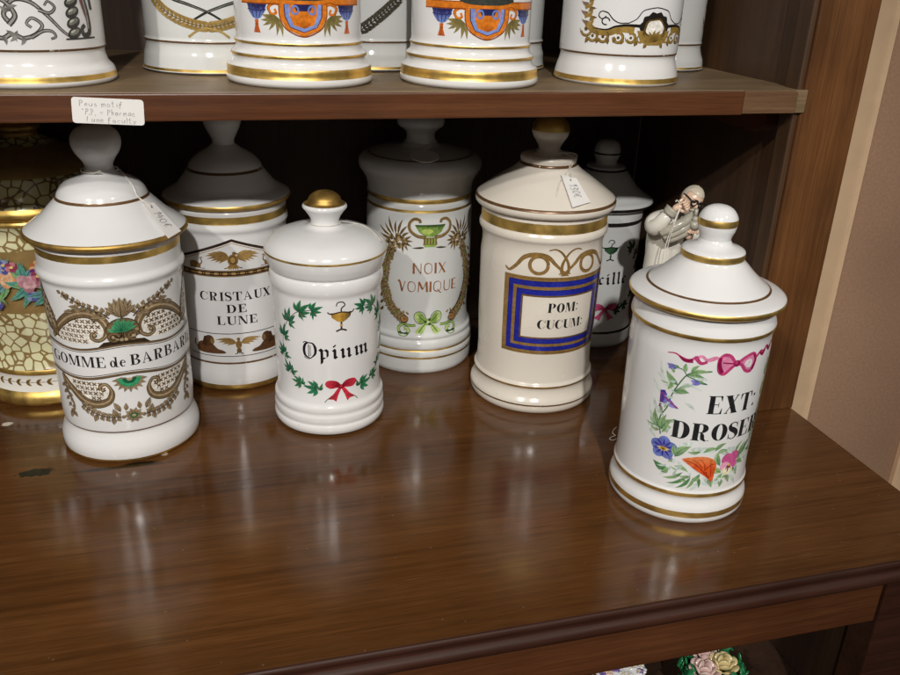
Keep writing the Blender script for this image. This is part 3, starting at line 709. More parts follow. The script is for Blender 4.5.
def engr(a, pts, w, col=BRN, dark=BRD, light=BRL, taper=(1, 1), straight=False):
    "engraved band: dark outline, brown body, light line"
    a.stroke(pts, w+.7, dark, taper, straight=straight); a.stroke(pts, w, col, taper, straight=straight)
    if w > 1.6: a.stroke(pts, w*.22, light, taper, straight=straight)
def eleaf(a, b, t, w, bend=0, col=BRN, light=BRL, dark=BRD):
    a.leaf(b, t, w+.6, dark, dark, bend); a.leaf(b, t, w, col, light, bend, rib=dark)
def sprig(a, pts, n, L, w, col=BRN, light=BRL, dark=BRD, stem=.5, shrink=.6):
    Q = cr_spline(pts, .5); m = len(Q)
    a.stroke(pts, stem, dark)
    for i in range(n):
        k = int((m-2)*(i+.6)/n); q = Q[k]; t = (Q[k+1]-q).normalized(); f = 1-(1-shrink)*i/max(1, n-1)
        for sd in (-1, 1):
            nn = Vector((-t.y, t.x))*sd; e = q+(t*.55+nn*.85)*L*f
            eleaf(a, q, e, w*f, .12*sd, col, light, dark)
    eleaf(a, Q[-1], Q[-1]+(Q[-1]-Q[-3]).normalized()*L*.8, w*.8, 0, col, light, dark)

# ---- GOMME de BARBARIE
def art_gomme():
    a = Art(); u0 = 7.5
    # cartouche, left half, then mirrored
    def half():
        body = [(u0-56, 101), (u0-47, 112), (u0-36, 120), (u0-25, 123.2), (u0-15, 119.5), (u0-10.5, 112), (u0-13, 104.5), (u0-19, 100.5), (u0-27, 99), (u0-42, 98.5)]
        a.fill(body, sr(230, 225, 216), smooth=True)
        for i in range(9):
            for j in range(6):
                u = u0-48+i*4.2+(j % 2)*2.1; v = 101+j*3.9
                top = 121-(abs(u-(u0-26))/25)**2*15
                if v < top-2.4 and u < u0-16 and not (u > u0-25 and v < 107):
                    a.stroke([(u-1.5, v-1.3), (u+1.5, v+1.3)], 1.05, BRN, step=2); a.stroke([(u-1.5, v+1.3), (u+1.5, v-1.3)], 1.05, BRN, step=2)
                    a.ell((u, v), .5, .5, BRD, n=6)
        engr(a, [(u0-58, 99.5), (u0-49, 110), (u0-37, 119.5), (u0-25, 123.2), (u0-14.5, 119.5), (u0-10.4, 112), (u0-12, 105.5), (u0-17, 102), (u0-21.5, 103.6), (u0-21.4, 107), (u0-18.6, 107.4)], 5.6, taper=lambda f: .45+.75*math.sin(min(1, f*1.25)*math.pi)**.6)
        a.stroke([(u0-54, 100.5), (u0-45, 109.5), (u0-36, 116.5), (u0-25, 120), (u0-17.5, 117)], .5, BRD)
        a.ell((u0-19.5, 106), 1.7, 1.7, BRD); a.ell((u0-19.5, 106.2), 1.1, 1.1, BRL)
        # side plume running round the jar
        a.leaf((u0-50, 101), (u0-67, 142), 19, BRD, BRD, .12); a.leaf((u0-50.4, 102), (u0-66.6, 141), 17, BRN, BRN, .12); a.leaf((u0-52, 106), (u0-64.5, 136), 10, BRL, sr(206, 194, 172), .12, rib=BRD)
        for k in range(5): a.stroke([(u0-55-k*2.4, 113+k*4.6), (u0-58.6-k*2.2, 115.4+k*4.6)], .6, BRD); a.stroke([(u0-55-k*2.4, 113+k*4.6), (u0-54-k*2.4, 117+k*4.6)], .6, BRD)
        for k in range(6): eleaf(a, (u0-54-k*2.6, 111+k*5), (u0-60-k*2.2, 107+k*5.2), 2.4); eleaf(a, (u0-55-k*2.6, 113+k*5), (u0-51-k*3, 118+k*4.2), 2.2)
        # flowering sprig
        sprig(a, [(u0-8, 119), (u0-15, 125), (u0-24, 128), (u0-33, 133), (u0-41, 136.5)], 9, 5.0, 3.2, stem=.9, shrink=.6)
        eleaf(a, (u0-13, 122), (u0-20, 119.5), 3.4); eleaf(a, (u0-26, 126.5), (u0-31, 124.2), 3); eleaf(a, (u0-28, 127), (u0-36, 127.4), 2.8); eleaf(a, (u0-32, 124), (u0-41, 122.6), 2.8)
        for c in ((u0-16, 124.2), (u0-28, 130.6), (u0-38, 135.2)):
            for k in range(5): a.ell((c[0]+1.5*math.cos(k*1.2566), c[1]+1.5*math.sin(k*1.2566)), 1.2, 1.0, BRL if k % 2 else BRN, n=8)
            a.ell(c, .9, .9, BRD, n=8)
        # lower scrolls
        low = [(u0-52, 69.5), (u0-44, 60), (u0-34, 52.5), (u0-25, 50.5), (u0-17, 54), (u0-14.5, 61), (u0-18, 67), (u0-28, 69), (u0-42, 70.5)]
        a.fill(low, sr(230, 225, 216), smooth=True)
        for i in range(8):
            for j in range(5):
                u = u0-44+i*4.2+(j % 2)*2.1; v = 54.8+j*3.9
                bot = 52.5+(abs(u-(u0-26))/24)**2*15
                if v > bot+2 and v < 68.5 and u < u0-17.5:
                    a.stroke([(u-1.5, v-1.3), (u+1.5, v+1.3)], 1.05, BRN, step=2); a.stroke([(u-1.5, v+1.3), (u+1.5, v-1.3)], 1.05, BRN, step=2); a.ell((u, v), .5, .5, BRD, n=6)
        engr(a, [(u0-55, 70), (u0-45, 60), (u0-35, 52), (u0-25, 49.8), (u0-16, 53), (u0-13.2, 60.5), (u0-16.5, 66.5), (u0-21.0, 65), (u0-21.2, 61.8)], 5.2, taper=lambda f: .45+.75*math.sin(min(1, f*1.25)*math.pi)**.6)
        a.ell((u0-19.3, 62), 1.6, 1.6, BRD); a.ell((u0-19.3, 62.2), 1., 1., BRL)
        engr(a, [(u0-54, 70), (u0-52, 58), (u0-46, 46), (u0-49, 37)], 2.8, taper=(1, .4))
        for k in range(5): eleaf(a, (u0-53+k*1.4, 62-k*5), (u0-59+k*2, 58-k*5), 2.6); eleaf(a, (u0-52+k*1.2, 60-k*5), (u0-46.5+k*.6, 58-k*5.2), 2.4)
        eleaf(a, (u0-49, 40), (u0-52, 33.5), 3.4); eleaf(a, (u0-48, 40), (u0-44, 36), 3)
        # garland
        sprig(a, [(u0-38, 49), (u0-30, 43.5), (u0-20, 39.5), (u0-9, 39)], 8, 4.8, 3.3, stem=.9, shrink=.9)
        eleaf(a, (u0-26, 41), (u0-29, 35), 3.4); eleaf(a, (u0-14, 39), (u0-15, 33), 3.2); eleaf(a, (u0-12, 40), (u0-14, 46.5), 3.4); eleaf(a, (u0-9, 44), (u0-13, 52), 3.6)
        eleaf(a, (u0-5, 44), (u0-4.5, 50.5), 3)
    half(); a.mirror(u0)
    a.fill([(u0-19, 96), (u0-14, 100.5), (u0-7, 101.5), (u0+7, 101.5), (u0+14, 100.5), (u0+19, 96)], BRD, smooth=False)
    # shell palmette with green heart
    a.ell((u0, 109.5), 11.6, 9.4, BRD); a.ell((u0, 109.5), 11.0, 8.8, BRN)
    for k in range(9):
        an = math.radians(196+k*18.5); a.stroke([(u0+3*math.cos(an), 110+2*math.sin(an)), (u0+10.4*math.cos(an), 109.5+8.4*math.sin(an))], .7, BRD); a.ell((u0+9.4*math.cos(an+.16), 109.5+7.4*math.sin(an+.16)), 1.5, 1.3, BRL, n=8)
    for k in range(8):
        an = math.radians(8+k*23.5); L = 9.4+1.2*math.sin(k*1.9); a.leaf((u0-1, 108.4), (u0+L*math.cos(an), 110+L*.92*math.sin(an)), 4.6, sr(24, 92, 62), sr(84, 164, 116), .08); a.stroke([(u0-.5, 109.5), (u0+L*.8*math.cos(an+.12), 110+L*.74*math.sin(an+.12))], .5, sr(14, 70, 48), (1, .3))
    a.spiral((u0-3, 106.4), 3.0, .6, 180, 1.1, 1.2, BRD)
    for dx in (-6.5, 6.5): engr(a, arc(u0+dx, 104.5, 3.4, 3.0, 0, 300, 10), 1.5)
    for an in (52, 128, 72, 108, 90):
        eleaf(a, (u0, 119.5), (u0+12*math.cos(math.radians(an)), 121+14*math.sin(math.radians(an))), 6.4)
    eleaf(a, (u0-4, 123), (u0-10, 128), 3.4); eleaf(a, (u0+4, 123), (u0+10, 128), 3.4)
    # lower half-daisy
    for k in range(9):
        an = math.radians(184+k*21.5); eleaf(a, (u0, 70), (u0+12.5*math.cos(an), 70+11*math.sin(an)), 3.9)
    a.fill(arc(u0, 71, 8, 7.2, 180, 360, 12), sr(56, 150, 104)); a.fill(arc(u0, 71, 5, 4.4, 180, 360, 10), sr(24, 88, 62)); a.fill(arc(u0, 71, 2.2, 2.2, 180, 360, 8), BRL)
    # garland centre
    for k in range(10): eleaf(a, (u0, 40), (u0+7*math.cos(k*.6283), 40+6.2*math.sin(k*.6283)), 3.2)
    a.ell((u0, 40), 2.9, 2.2, sr(40, 96, 60)); a.ell((u0, 40), 1.5, 1.1, BRL)
    # banner over everything
    tv = lambda u: 96.2+1.9*math.cos((u-u0)/11)-.9*((u-u0)/60)**2
    bv = lambda u: 73.2+1.9*math.cos((u-u0)/11)-.9*((u-u0)/60)**2
    us = [u0-66+i*2 for i in range(67)]
    a.add([(u, tv(u)) for u in us]+[(u, bv(u)) for u in us], [(i, i+1, 67+i+1, 67+i) for i in range(66)], [sr(232, 228, 222)]*134, 'glaze')
    for f, w, c, d in ((tv, 1.5, BRN, 0), (tv, .55, BRD, -1.6), (bv, 1.5, BRN, 0), (bv, .55, BRD, 1.6), (tv, .4, BRD, .95), (bv, .4, BRD, -.95)):
        a.stroke([(u, f(u)+d) for u in us[::2]], w, c)
    put_text(a, 'GOMME', LABEL, u0-37.6, 80.6, 8.6, 46.5); put_text(a, 'de', LABEL, u0-6.2, 80.8, 8.2, 10.8, track=.06); put_text(a, 'BARBARIE', LABEL, u0+33.4, 80.9, 8.6, 62.5)
    return a

# ---- CRISTAUX DE LUNE
def art_cristaux():
    a = Art(); D = sr(58, 42, 32); G = sr(132, 102, 58); GL = sr(170, 138, 84)
    def wing(c, sx_, tips):
        for (tx, ty, w) in tips: a.leaf(c, (c[0]+sx_*tx, c[1]+ty), w, G, GL, .10*sx_)
    # pediment
    a.stroke([(-46, 124.6), (0, 141), (46, 124.6)], 2.3, D, straight=True); a.stroke([(-44, 122.8), (0, 138.6), (44, 122.8)], .6, GL, straight=True)
    # eagle
    tips = [(9, 6.5, 3), (14, 5.4, 3.2), (18, 3.6, 3.2), (20.5, 1.4, 3), (19, -1.2, 2.8), (15.5, -2.8, 2.8), (12, -3.8, 2.6), (8.5, -4.6, 2.6)]
    for s_ in (1, -1): wing((s_*3, 125.5), s_, tips)
    a.ell((0, 123.5), 4.4, 5.2, G); a.ell((0, 123.6), 2.8, 3.4, D); a.ell((0, 123.8), 2.2, 2.7, GL)
    a.ell((1.4, 129.6), 1.7, 1.6, G); a.leaf((2.2, 129.8), (4.9, 129.0), 1.1, G, D)
    for k in (-2, -1, 0, 1, 2): a.leaf((k*.7, 119.8), (k*2.1, 115.2), 2.2, G, GL)
    for s_ in (-1, 1): a.stroke([(s_*2.5, 119.4), (s_*5, 117), (s_*7.5, 116.6)], .9, G)
    # swans in the corners
    for s_ in (-1, 1):
        a.fill([(s_*38, 116.2), (s_*29, 116.2), (s_*28, 119), (s_*32, 121.8), (s_*38, 121)], G, smooth=True)
        a.stroke([(s_*29, 118.5), (s_*26.4, 121.6), (s_*27.6, 124.8), (s_*25.6, 125.6)], 1.3, G, (1, .7)); a.stroke([(s_*40, 116), (s_*24, 115.9)], .5, D)
    # belt
    n = 48; us = [-48+96*i/n for i in range(n+1)]
    a.add([(u, 114.6) for u in us]+[(u, 108.8) for u in us], [(i, i+1, n+1+i+1, n+1+i) for i in range(n)], [D]*(2*n+2))
    for k in range(-6, 7):
        a.ell((k*7.3, 111.7), 2.5, 1.0, GL, n=12); a.ell((k*7.3+3.65, 111.7), .6, .6, GL, n=6)
    for v in (109.4, 114): a.stroke([(-48, v), (48, v)], .4, GL, step=2)
    for w, v, h, ww in (('CRISTAUX', 87.2, 8.0, 63), ('DE', 76.0, 7.6, 17.2), ('LUNE', 64.9, 7.9, 35)):
        put_text(a, w, LABEL, .4, v, h, ww, track=.12, col=sr(34, 30, 30))
    a.stroke([(-48, 56.4), (48, 56.4)], .7, D, step=2)
    # bottom frieze: sphinxes and a spread eagle
    a.stroke([(-48, 34.6), (48, 34.6)], .7, D, step=2)
    for s_ in (-1, 1):
        a.fill([(s_*13, 37.4), (s_*36, 37.4), (s_*38, 44), (s_*33, 48), (s_*24, 47), (s_*18.5, 42), (s_*13, 40)], sr(96, 64, 40), smooth=True)
        a.ell((s_*25.5, 49.5), 4.6, 5.0, sr(84, 56, 36)); a.fill([(s_*30.5, 53), (s_*33.5, 44), (s_*27.5, 43), (s_*28, 53.4)], sr(70, 46, 30))
        a.ell((s_*22.8, 49.2), 2.0, 2.9, G); a.stroke([(s_*36, 40), (s_*41, 44), (s_*40, 49)], 1.2, sr(96, 64, 40))
        wing((s_*2, 47.6), s_, [(10, 5, 2.6), (15, 4, 2.8), (18.5, 2.8, 2.6), (16, .6, 2.6), (12, -1, 2.4), (8, -2.2, 2.4)])
    a.ell((0, 46), 2.6, 4, G); a.ell((0, 51.2), 1.5, 1.5, G)
    for k in (-1, 0, 1): a.leaf((k*.6, 43), (k*1.5, 37), 2.2, G, D)
    for s_ in (-1, 1): a.stroke([(s_*1, 38), (s_*3.6, 36.8)], .9, D)
    return a

# ---- Opium / Scille wreaths
def hemp(a, c, ang, L, col, col2, n=5, spread=140):
    ang += random.uniform(-22, 22); L *= random.uniform(.82, 1.15); v_ = random.uniform(.8, 1.25); col = tuple(x*v_ for x in col); col2 = tuple(x*random.uniform(.85, 1.25) for x in col2)
    for k in range(n):
        an = math.radians(ang-spread/2+spread*k/(n-1)+random.uniform(-6, 6)); f = 1-.35*abs(k-(n-1)/2)/((n-1)/2)
        a.leaf(c, (c[0]+L*f*math.cos(an), c[1]+L*f*math.sin(an)), L*.30, col, col2, .06*(k-2), rib=GRD)
def bow(a, c, s, r1, r2):
    for sd in (-1, 1):
        a.fill([(c[0], c[1]+.6*s), (c[0]+sd*4*s, c[1]+5*s), (c[0]+sd*10.5*s, c[1]+5.6*s), (c[0]+sd*12.8*s, c[1]+2.4*s), (c[0]+sd*9.5*s, c[1]-1.2*s), (c[0]+sd*3*s, c[1]-.8*s)],
               lambda u, v: tuple(r2[i]+(r1[i]-r2[i])*min(1, abs(u-c[0])/(9*s)) for i in range(3)), smooth=True)
        a.stroke([(c[0]+sd*2*s, c[1]+.6*s), (c[0]+sd*6*s, c[1]+1.8*s), (c[0]+sd*10*s, c[1]+3.2*s)], .6*s, r2, (1, .3))
        a.fill([(c[0]-sd*.6*s, c[1]-.4*s), (c[0]+sd*2.4*s, c[1]-.6*s), (c[0]+sd*6.4*s, c[1]-6*s), (c[0]+sd*11.4*s, c[1]-10*s), (c[0]+sd*6.6*s, c[1]-10.6*s), (c[0]+sd*4.4*s, c[1]-12.4*s), (c[0]+sd*2.6*s, c[1]-7*s)], r1 if sd > 0 else tuple(x*.85 for x in r1))
    a.ell(c, 2.1*s, 1.9*s, r2); a.ell((c[0]-.3*s, c[1]+.4*s), 1.2*s, 1.0*s, r1)
def urn(a, c, s, col, dark):
    u, v = c
    a.fill([(u-7.4*s, v+5*s), (u+7.4*s, v+5*s), (u+6.4*s, v+1.5*s), (u+3*s, v-1.2*s), (u+1.1*s, v-2*s), (u-1.1*s, v-2*s), (u-3*s, v-1.2*s), (u-6.4*s, v+1.5*s)],
           lambda x, y: tuple(dark[i]+(col[i]-dark[i])*(1-abs(x-u+2*s)/(9*s)) for i in range(3)))
    a.stroke([(u-9.4*s, v+5.6*s), (u-7*s, v+4.2*s), (u, v+5.3*s), (u+7*s, v+4.2*s), (u+9.4*s, v+6.2*s)], .9*s, dark)
    a.stroke([(u, v-1.8*s), (u, v-7.4*s)], 1.3*s, dark, step=1); a.ell((u, v-4.2*s), 1.1*s, .9*s, col)
    a.stroke([(u-3.8*s, v-8.6*s), (u, v-7.4*s), (u+3.8*s, v-8.6*s)], 1.2*s, dark)
    a.stroke([(u, v+5*s), (u+.2*s, v+8*s), (u+2.6*s, v+10.2*s), (u+1*s, v+12.4*s), (u-2.4*s, v+12.2*s), (u-3.4*s, v+9.8*s)], 1.0*s, dark, (1, .7))
def wreath(a, u0, pts, L, c1, c2, s=1.0):
    a.stroke(pts, .6, GRD); i0 = len(a.items)
    Q = [Vector(p) for p in pts]
    for i, q in enumerate(Q):
        t = (Q[max(0, i-1)]-Q[min(len(Q)-1, i+1)]); ang = math.degrees(math.atan2(t.y, t.x))
        hemp(a, q, ang+22, L, c1, c2); hemp(a, q+Vector((1.6, -1.2))*s, ang-88, L*.62, c1, c2, 3, 70)
        for k in range(3): a.ell((q.x+random.uniform(-4, 4), q.y+random.uniform(-4, 4)), .55, .45, sr(150, 90, 40), n=6)
    a.mirror(u0, i0-1)
def art_opium():
    a = Art(); u0 = 3.4
    wreath(a, u0, [(-18, 110.4), (-29, 108), (-40, 98), (-46.5, 84), (-47, 68.5), (-41, 54.5), (-30.5, 45.5), (-16, 42.2)], 11.5, sr(20, 92, 62), sr(70, 134, 96))
    bow(a, (4.5, 43.6), 1.05, sr(196, 46, 66), RDD)
    for sd in (-1, 1): a.stroke([(4.5+sd*5, 35), (4.5+sd*11, 33.4), (4.5+sd*14, 30.4)], .6, GRD)
    urn(a, (5.2, 102.6), 1.15, sr(206, 160, 70), sr(58, 48, 36))
    put_text(a, 'Opium', fraktur, 2.4, 69.2, 14.2, 57, track=.10, col=sr(30, 28, 32))
    return a
def art_scille():
    a = Art(); u0 = -4.0
    wreath(a, u0, [(-30, 104), (-40, 96), (-45, 82), (-45, 66), (-39, 52), (-28, 43), (-16, 40)], 10.5, sr(14, 60, 44), sr(40, 92, 66))
    bow(a, (u0, 41.5), 1.05, sr(208, 84, 128), sr(150, 40, 84))
    urn(a, (u0-.5, 102.4), 1.0, sr(60, 96, 66), sr(16, 34, 26))
    put_text(a, 'Scille', fraktur, u0+.6, 68.4, 13.4, 43, track=.10, col=sr(30, 28, 32))
    return a

# ---- NOIX VOMIQUE
def art_noix():
    a = Art(); u0 = -1.2; G = sr(122, 98, 60); GD = sr(76, 62, 40); GL = sr(160, 138, 98); LG = sr(138, 170, 84); LD = sr(54, 84, 38)
    # green tazza with curled gold handles
    a.fill([(u0-14, 144.4), (u0+14, 144.4), (u0+10.5, 138.5), (u0+4.5, 134), (u0-4.5, 134), (u0-10.5, 138.5)], lambda u, v: LD if v > 142.6 else tuple(LG[i]*(1.0 if u < u0 else .8) for i in range(3)))
    a.ell((u0-3, 139), 5.4, 2.2, sr(190, 208, 110)); a.stroke([(u0-14, 144.6), (u0+14, 144.6)], 1, LD, step=2)
    for s_ in (-1, 1):
        a.stroke([(u0+s_*4, 133.6), (u0+s_*12, 134.8), (u0+s_*18.2, 139.6), (u0+s_*19, 146), (u0+s_*14.8, 150.2), (u0+s_*10.2, 149.4), (u0+s_*9.4, 146.8)], 3.2, G, (1, .8))
        a.stroke([(u0+s_*6, 133.6), (u0+s_*12, 135.4), (u0+s_*17.4, 140), (u0+s_*18, 146), (u0+s_*14.6, 149.2)], .6, GL)
    a.fill([(u0-7, 133.4), (u0+7, 133.4), (u0+6, 130.6), (u0+6.6, 126.4), (u0-6.6, 126.4), (u0-6, 130.6)], G)
    for k in (-4, -1.3, 1.3, 4): a.stroke([(u0+k, 127), (u0+k, 132.4)], 1.1, LG, step=2)
    a.fill([(u0-6, 126.6), (u0+6, 126.6), (u0+5, 124.6), (u0-5, 124.6)], LG); a.leaf((u0-5, 124.2), (u0-16.4, 123.4), 1.9, GD); a.leaf((u0+5, 124.2), (u0+16.4, 123.4), 1.9, GD)
    i0 = len(a.items)
    # floral column, left; fronds above
    c = Vector((u0-31.5, 129.5))
    for k in range(8):
        an = math.radians(34+k*19); L = (15, 18, 21, 18, 23, 19, 22, 17)[k]
        a.leaf(c+Vector((math.cos(an), math.sin(an)))*6, c+Vector((math.cos(an), math.sin(an)))*L, 2.6, GD, G, .07)
    for k in range(5):
        an = math.radians(-74+k*25); a.leaf(c+Vector((6, 0)), c+Vector((3+13*math.cos(an), 12*math.sin(an))), 2.4, GD, G)
    for (dx, dy) in ((0, 0), (6, 2), (-5, 2.6), (3, -4.6), (-3, -4), (8.6, -2.4), (-8, -1.6), (2, 4.4)):
        q = c+Vector((dx, dy))
        for k in range(5): a.ell((q.x+1.7*math.cos(k*1.2566), q.y+1.7*math.sin(k*1.2566)), 1.5, 1.3, (GL, G, GD)[(k+int(dx)) % 3], n=8)
        a.ell(q, .8, .7, GD, n=8)
    col = cr_spline([(u0-36, 121), (u0-41, 106), (u0-42.5, 91), (u0-39.5, 76), (u0-33, 64), (u0-23, 56)], 4.4)
    a.stroke([q for q in col], 2.6, GD)
    for i, q in enumerate(col):
        t = (col[min(i+1, len(col)-1)]-col[max(0, i-1)]).normalized(); nn = Vector((-t.y, t.x))
        for sd in (-1, 1):
            a.leaf(q, q+(nn*sd*5.2-t*3.2), 2.9, G, GL, .1*sd, rib=GD)
            p = q+nn*sd*random.uniform(1.5, 3.6)
            for k in range(5): a.ell((p.x+1.25*math.cos(k*1.2566+i), p.y+1.25*math.sin(k*1.2566+i)), 1.1, 1.0, GL if k % 2 else G, n=7)
            a.ell(p, .7, .7, GD, n=6)
        if i % 3 == 2: a.ell(q, 1.6, 1.6, sr(104, 124, 60), n=8)
    # filling lattice at the outer side
    for k in range(9): a.leaf((u0-46, 118-k*7), (u0-53, 113-k*7), 3.0, GD, G, .1)
    for sc in ((u0-22, 55.5),): a.ell(sc, 3.4, 3.2, sr(170, 120, 70)); a.ring(sc, 3.4, 3.2, .7, GD); a.ell(sc, 1.5, 1.5, G)
    a.mirror(u0, i0)
    # pale green ribbon at the foot
    i0 = len(a.items)
    a.fill([(u0-2, 51.5), (u0-4.5, 58), (u0-9.5, 61.6), (u0-13, 58.6), (u0-11.6, 52.6), (u0-6.5, 49)], lambda u, v: LG if u > u0-9 else sr(184, 206, 130), smooth=True)
    a.stroke([(u0-3, 51.6), (u0-7, 55), (u0-10.6, 59)], 1.0, LD, (1, .4)); a.ring((u0-8, 55.4), 5.4, 6.4, .6, LD, 30)
    a.fill([(u0-2, 50), (u0-9, 45.6), (u0-12.5, 41.4), (u0-7, 39.4), (u0-3.6, 43)], sr(176, 200, 120), smooth=True); a.stroke([(u0-2.4, 49.6), (u0-7, 44), (u0-9, 41)], .8, LD)
    a.stroke([(u0-12, 48), (u0-17, 47.5), (u0-24, 48.4), (u0-28.4, 44.6), (u0-26.6, 39.8), (u0-21.6, 39), (u0-18.6, 42), (u0-20.4, 45), (u0-23.4, 44.2)], 4.2, LD, (.6, .8)); a.stroke([(u0-12, 48), (u0-17, 47.5), (u0-24, 48.4), (u0-28.4, 44.6), (u0-26.6, 39.8), (u0-21.6, 39), (u0-18.6, 42), (u0-20.4, 45), (u0-23.4, 44.2)], 3.0, LG, (.6, .8), col2=sr(184, 206, 130))
    a.mirror(u0, i0)
    for k in range(6): a.ell((u0+2.5*math.cos(k*1.047), 51.2+2.5*math.sin(k*1.047)), 1.5, 1.5, sr(60, 84, 40) if k % 2 else LG, n=8)
    a.ell((u0, 51.2), 1.3, 1.3, sr(210, 214, 170), n=8)
    T = sr(146, 92, 50)
    put_text(a, 'NOIX', nouveau, u0+.2, 99.2, 10.2, 31, track=.17, col=T); put_text(a, 'VOMIQUE', nouveau, u0-.2, 81.4, 10.2, 58, track=.14, col=T)
    return a

# ---- POM: CUCUM:
def art_pom():
    a = Art(); G = sr(138, 108, 62); GD = sr(108, 82, 44); u0 = .8; B = sr(34, 42, 148); BD = sr(22, 26, 110)
    def rect(x, v0, v1, c, mt='paint'):
        n = 52; us = [u0-x+2*x*i/n for i in range(n+1)]
        a.add([(u, v1) for u in us]+[(u, v0) for u in us], [(i, i+1, n+1+i+1, n+1+i) for i in range(n)], [c]*(2*n+2), mt)
    rect(51, 55.6, 125.8, G); rect(46.6, 59.0, 122.2, BD); rect(46.0, 59.6, 121.6, B); rect(42.2, 63.2, 117.4, G); rect(39.2, 65.8, 114.6, BD); rect(38.7, 66.3, 114.1, B); rect(34.8, 70.4, 109.8, GD); rect(33.2, 71.8, 108.2, sr(228, 218, 202), 'glaze')
    for v in (124.2, 57.2): a.stroke([(u0-50, v), (u0+50, v)], .4, GD, step=2)
    i0 = len(a.items)
    sc = [(u0-51, 131.5), (u0-47, 129.0), (u0-41, 134), (u0-35, 141.2), (u0-26, 144.4), (u0-15.5, 143.2), (u0-8.5, 137), (u0-2, 131.4), (u0+5, 128.6)]
    a.stroke(sc, 3.2, GD, lambda f: .35+.8*math.sin(math.pi*min(1, f*1.1))**.7); a.stroke(sc, 2.4, G, lambda f: .35+.8*math.sin(math.pi*min(1, f*1.1))**.7)
    a.ring((u0-22, 136), 7.6, 7.2, 2.9, G); a.ring((u0-22, 136), 6.4, 6.0, .5, GD)
    sc = [(u0-14.5, 148.6), (u0-9, 149.6), (u0-3, 146), (u0+2.2, 138), (u0+3, 131), (u0, 128)]
    a.stroke(sc, 3.0, G, lambda f: .3+.8*f); a.stroke(sc, .5, GD)
    a.mirror(u0, i0)
    a.fill([(u0-4, 127), (u0+4, 127), (u0, 130.6)], G)
    put_text(a, 'POM:', FAT, u0+2.2, 94.6, 8.4, 28, track=.09, shear=.03); put_text(a, 'CUCUM:', FAT, u0+1.6, 79.8, 8.2, 43, track=.07, shear=.03)
    return a

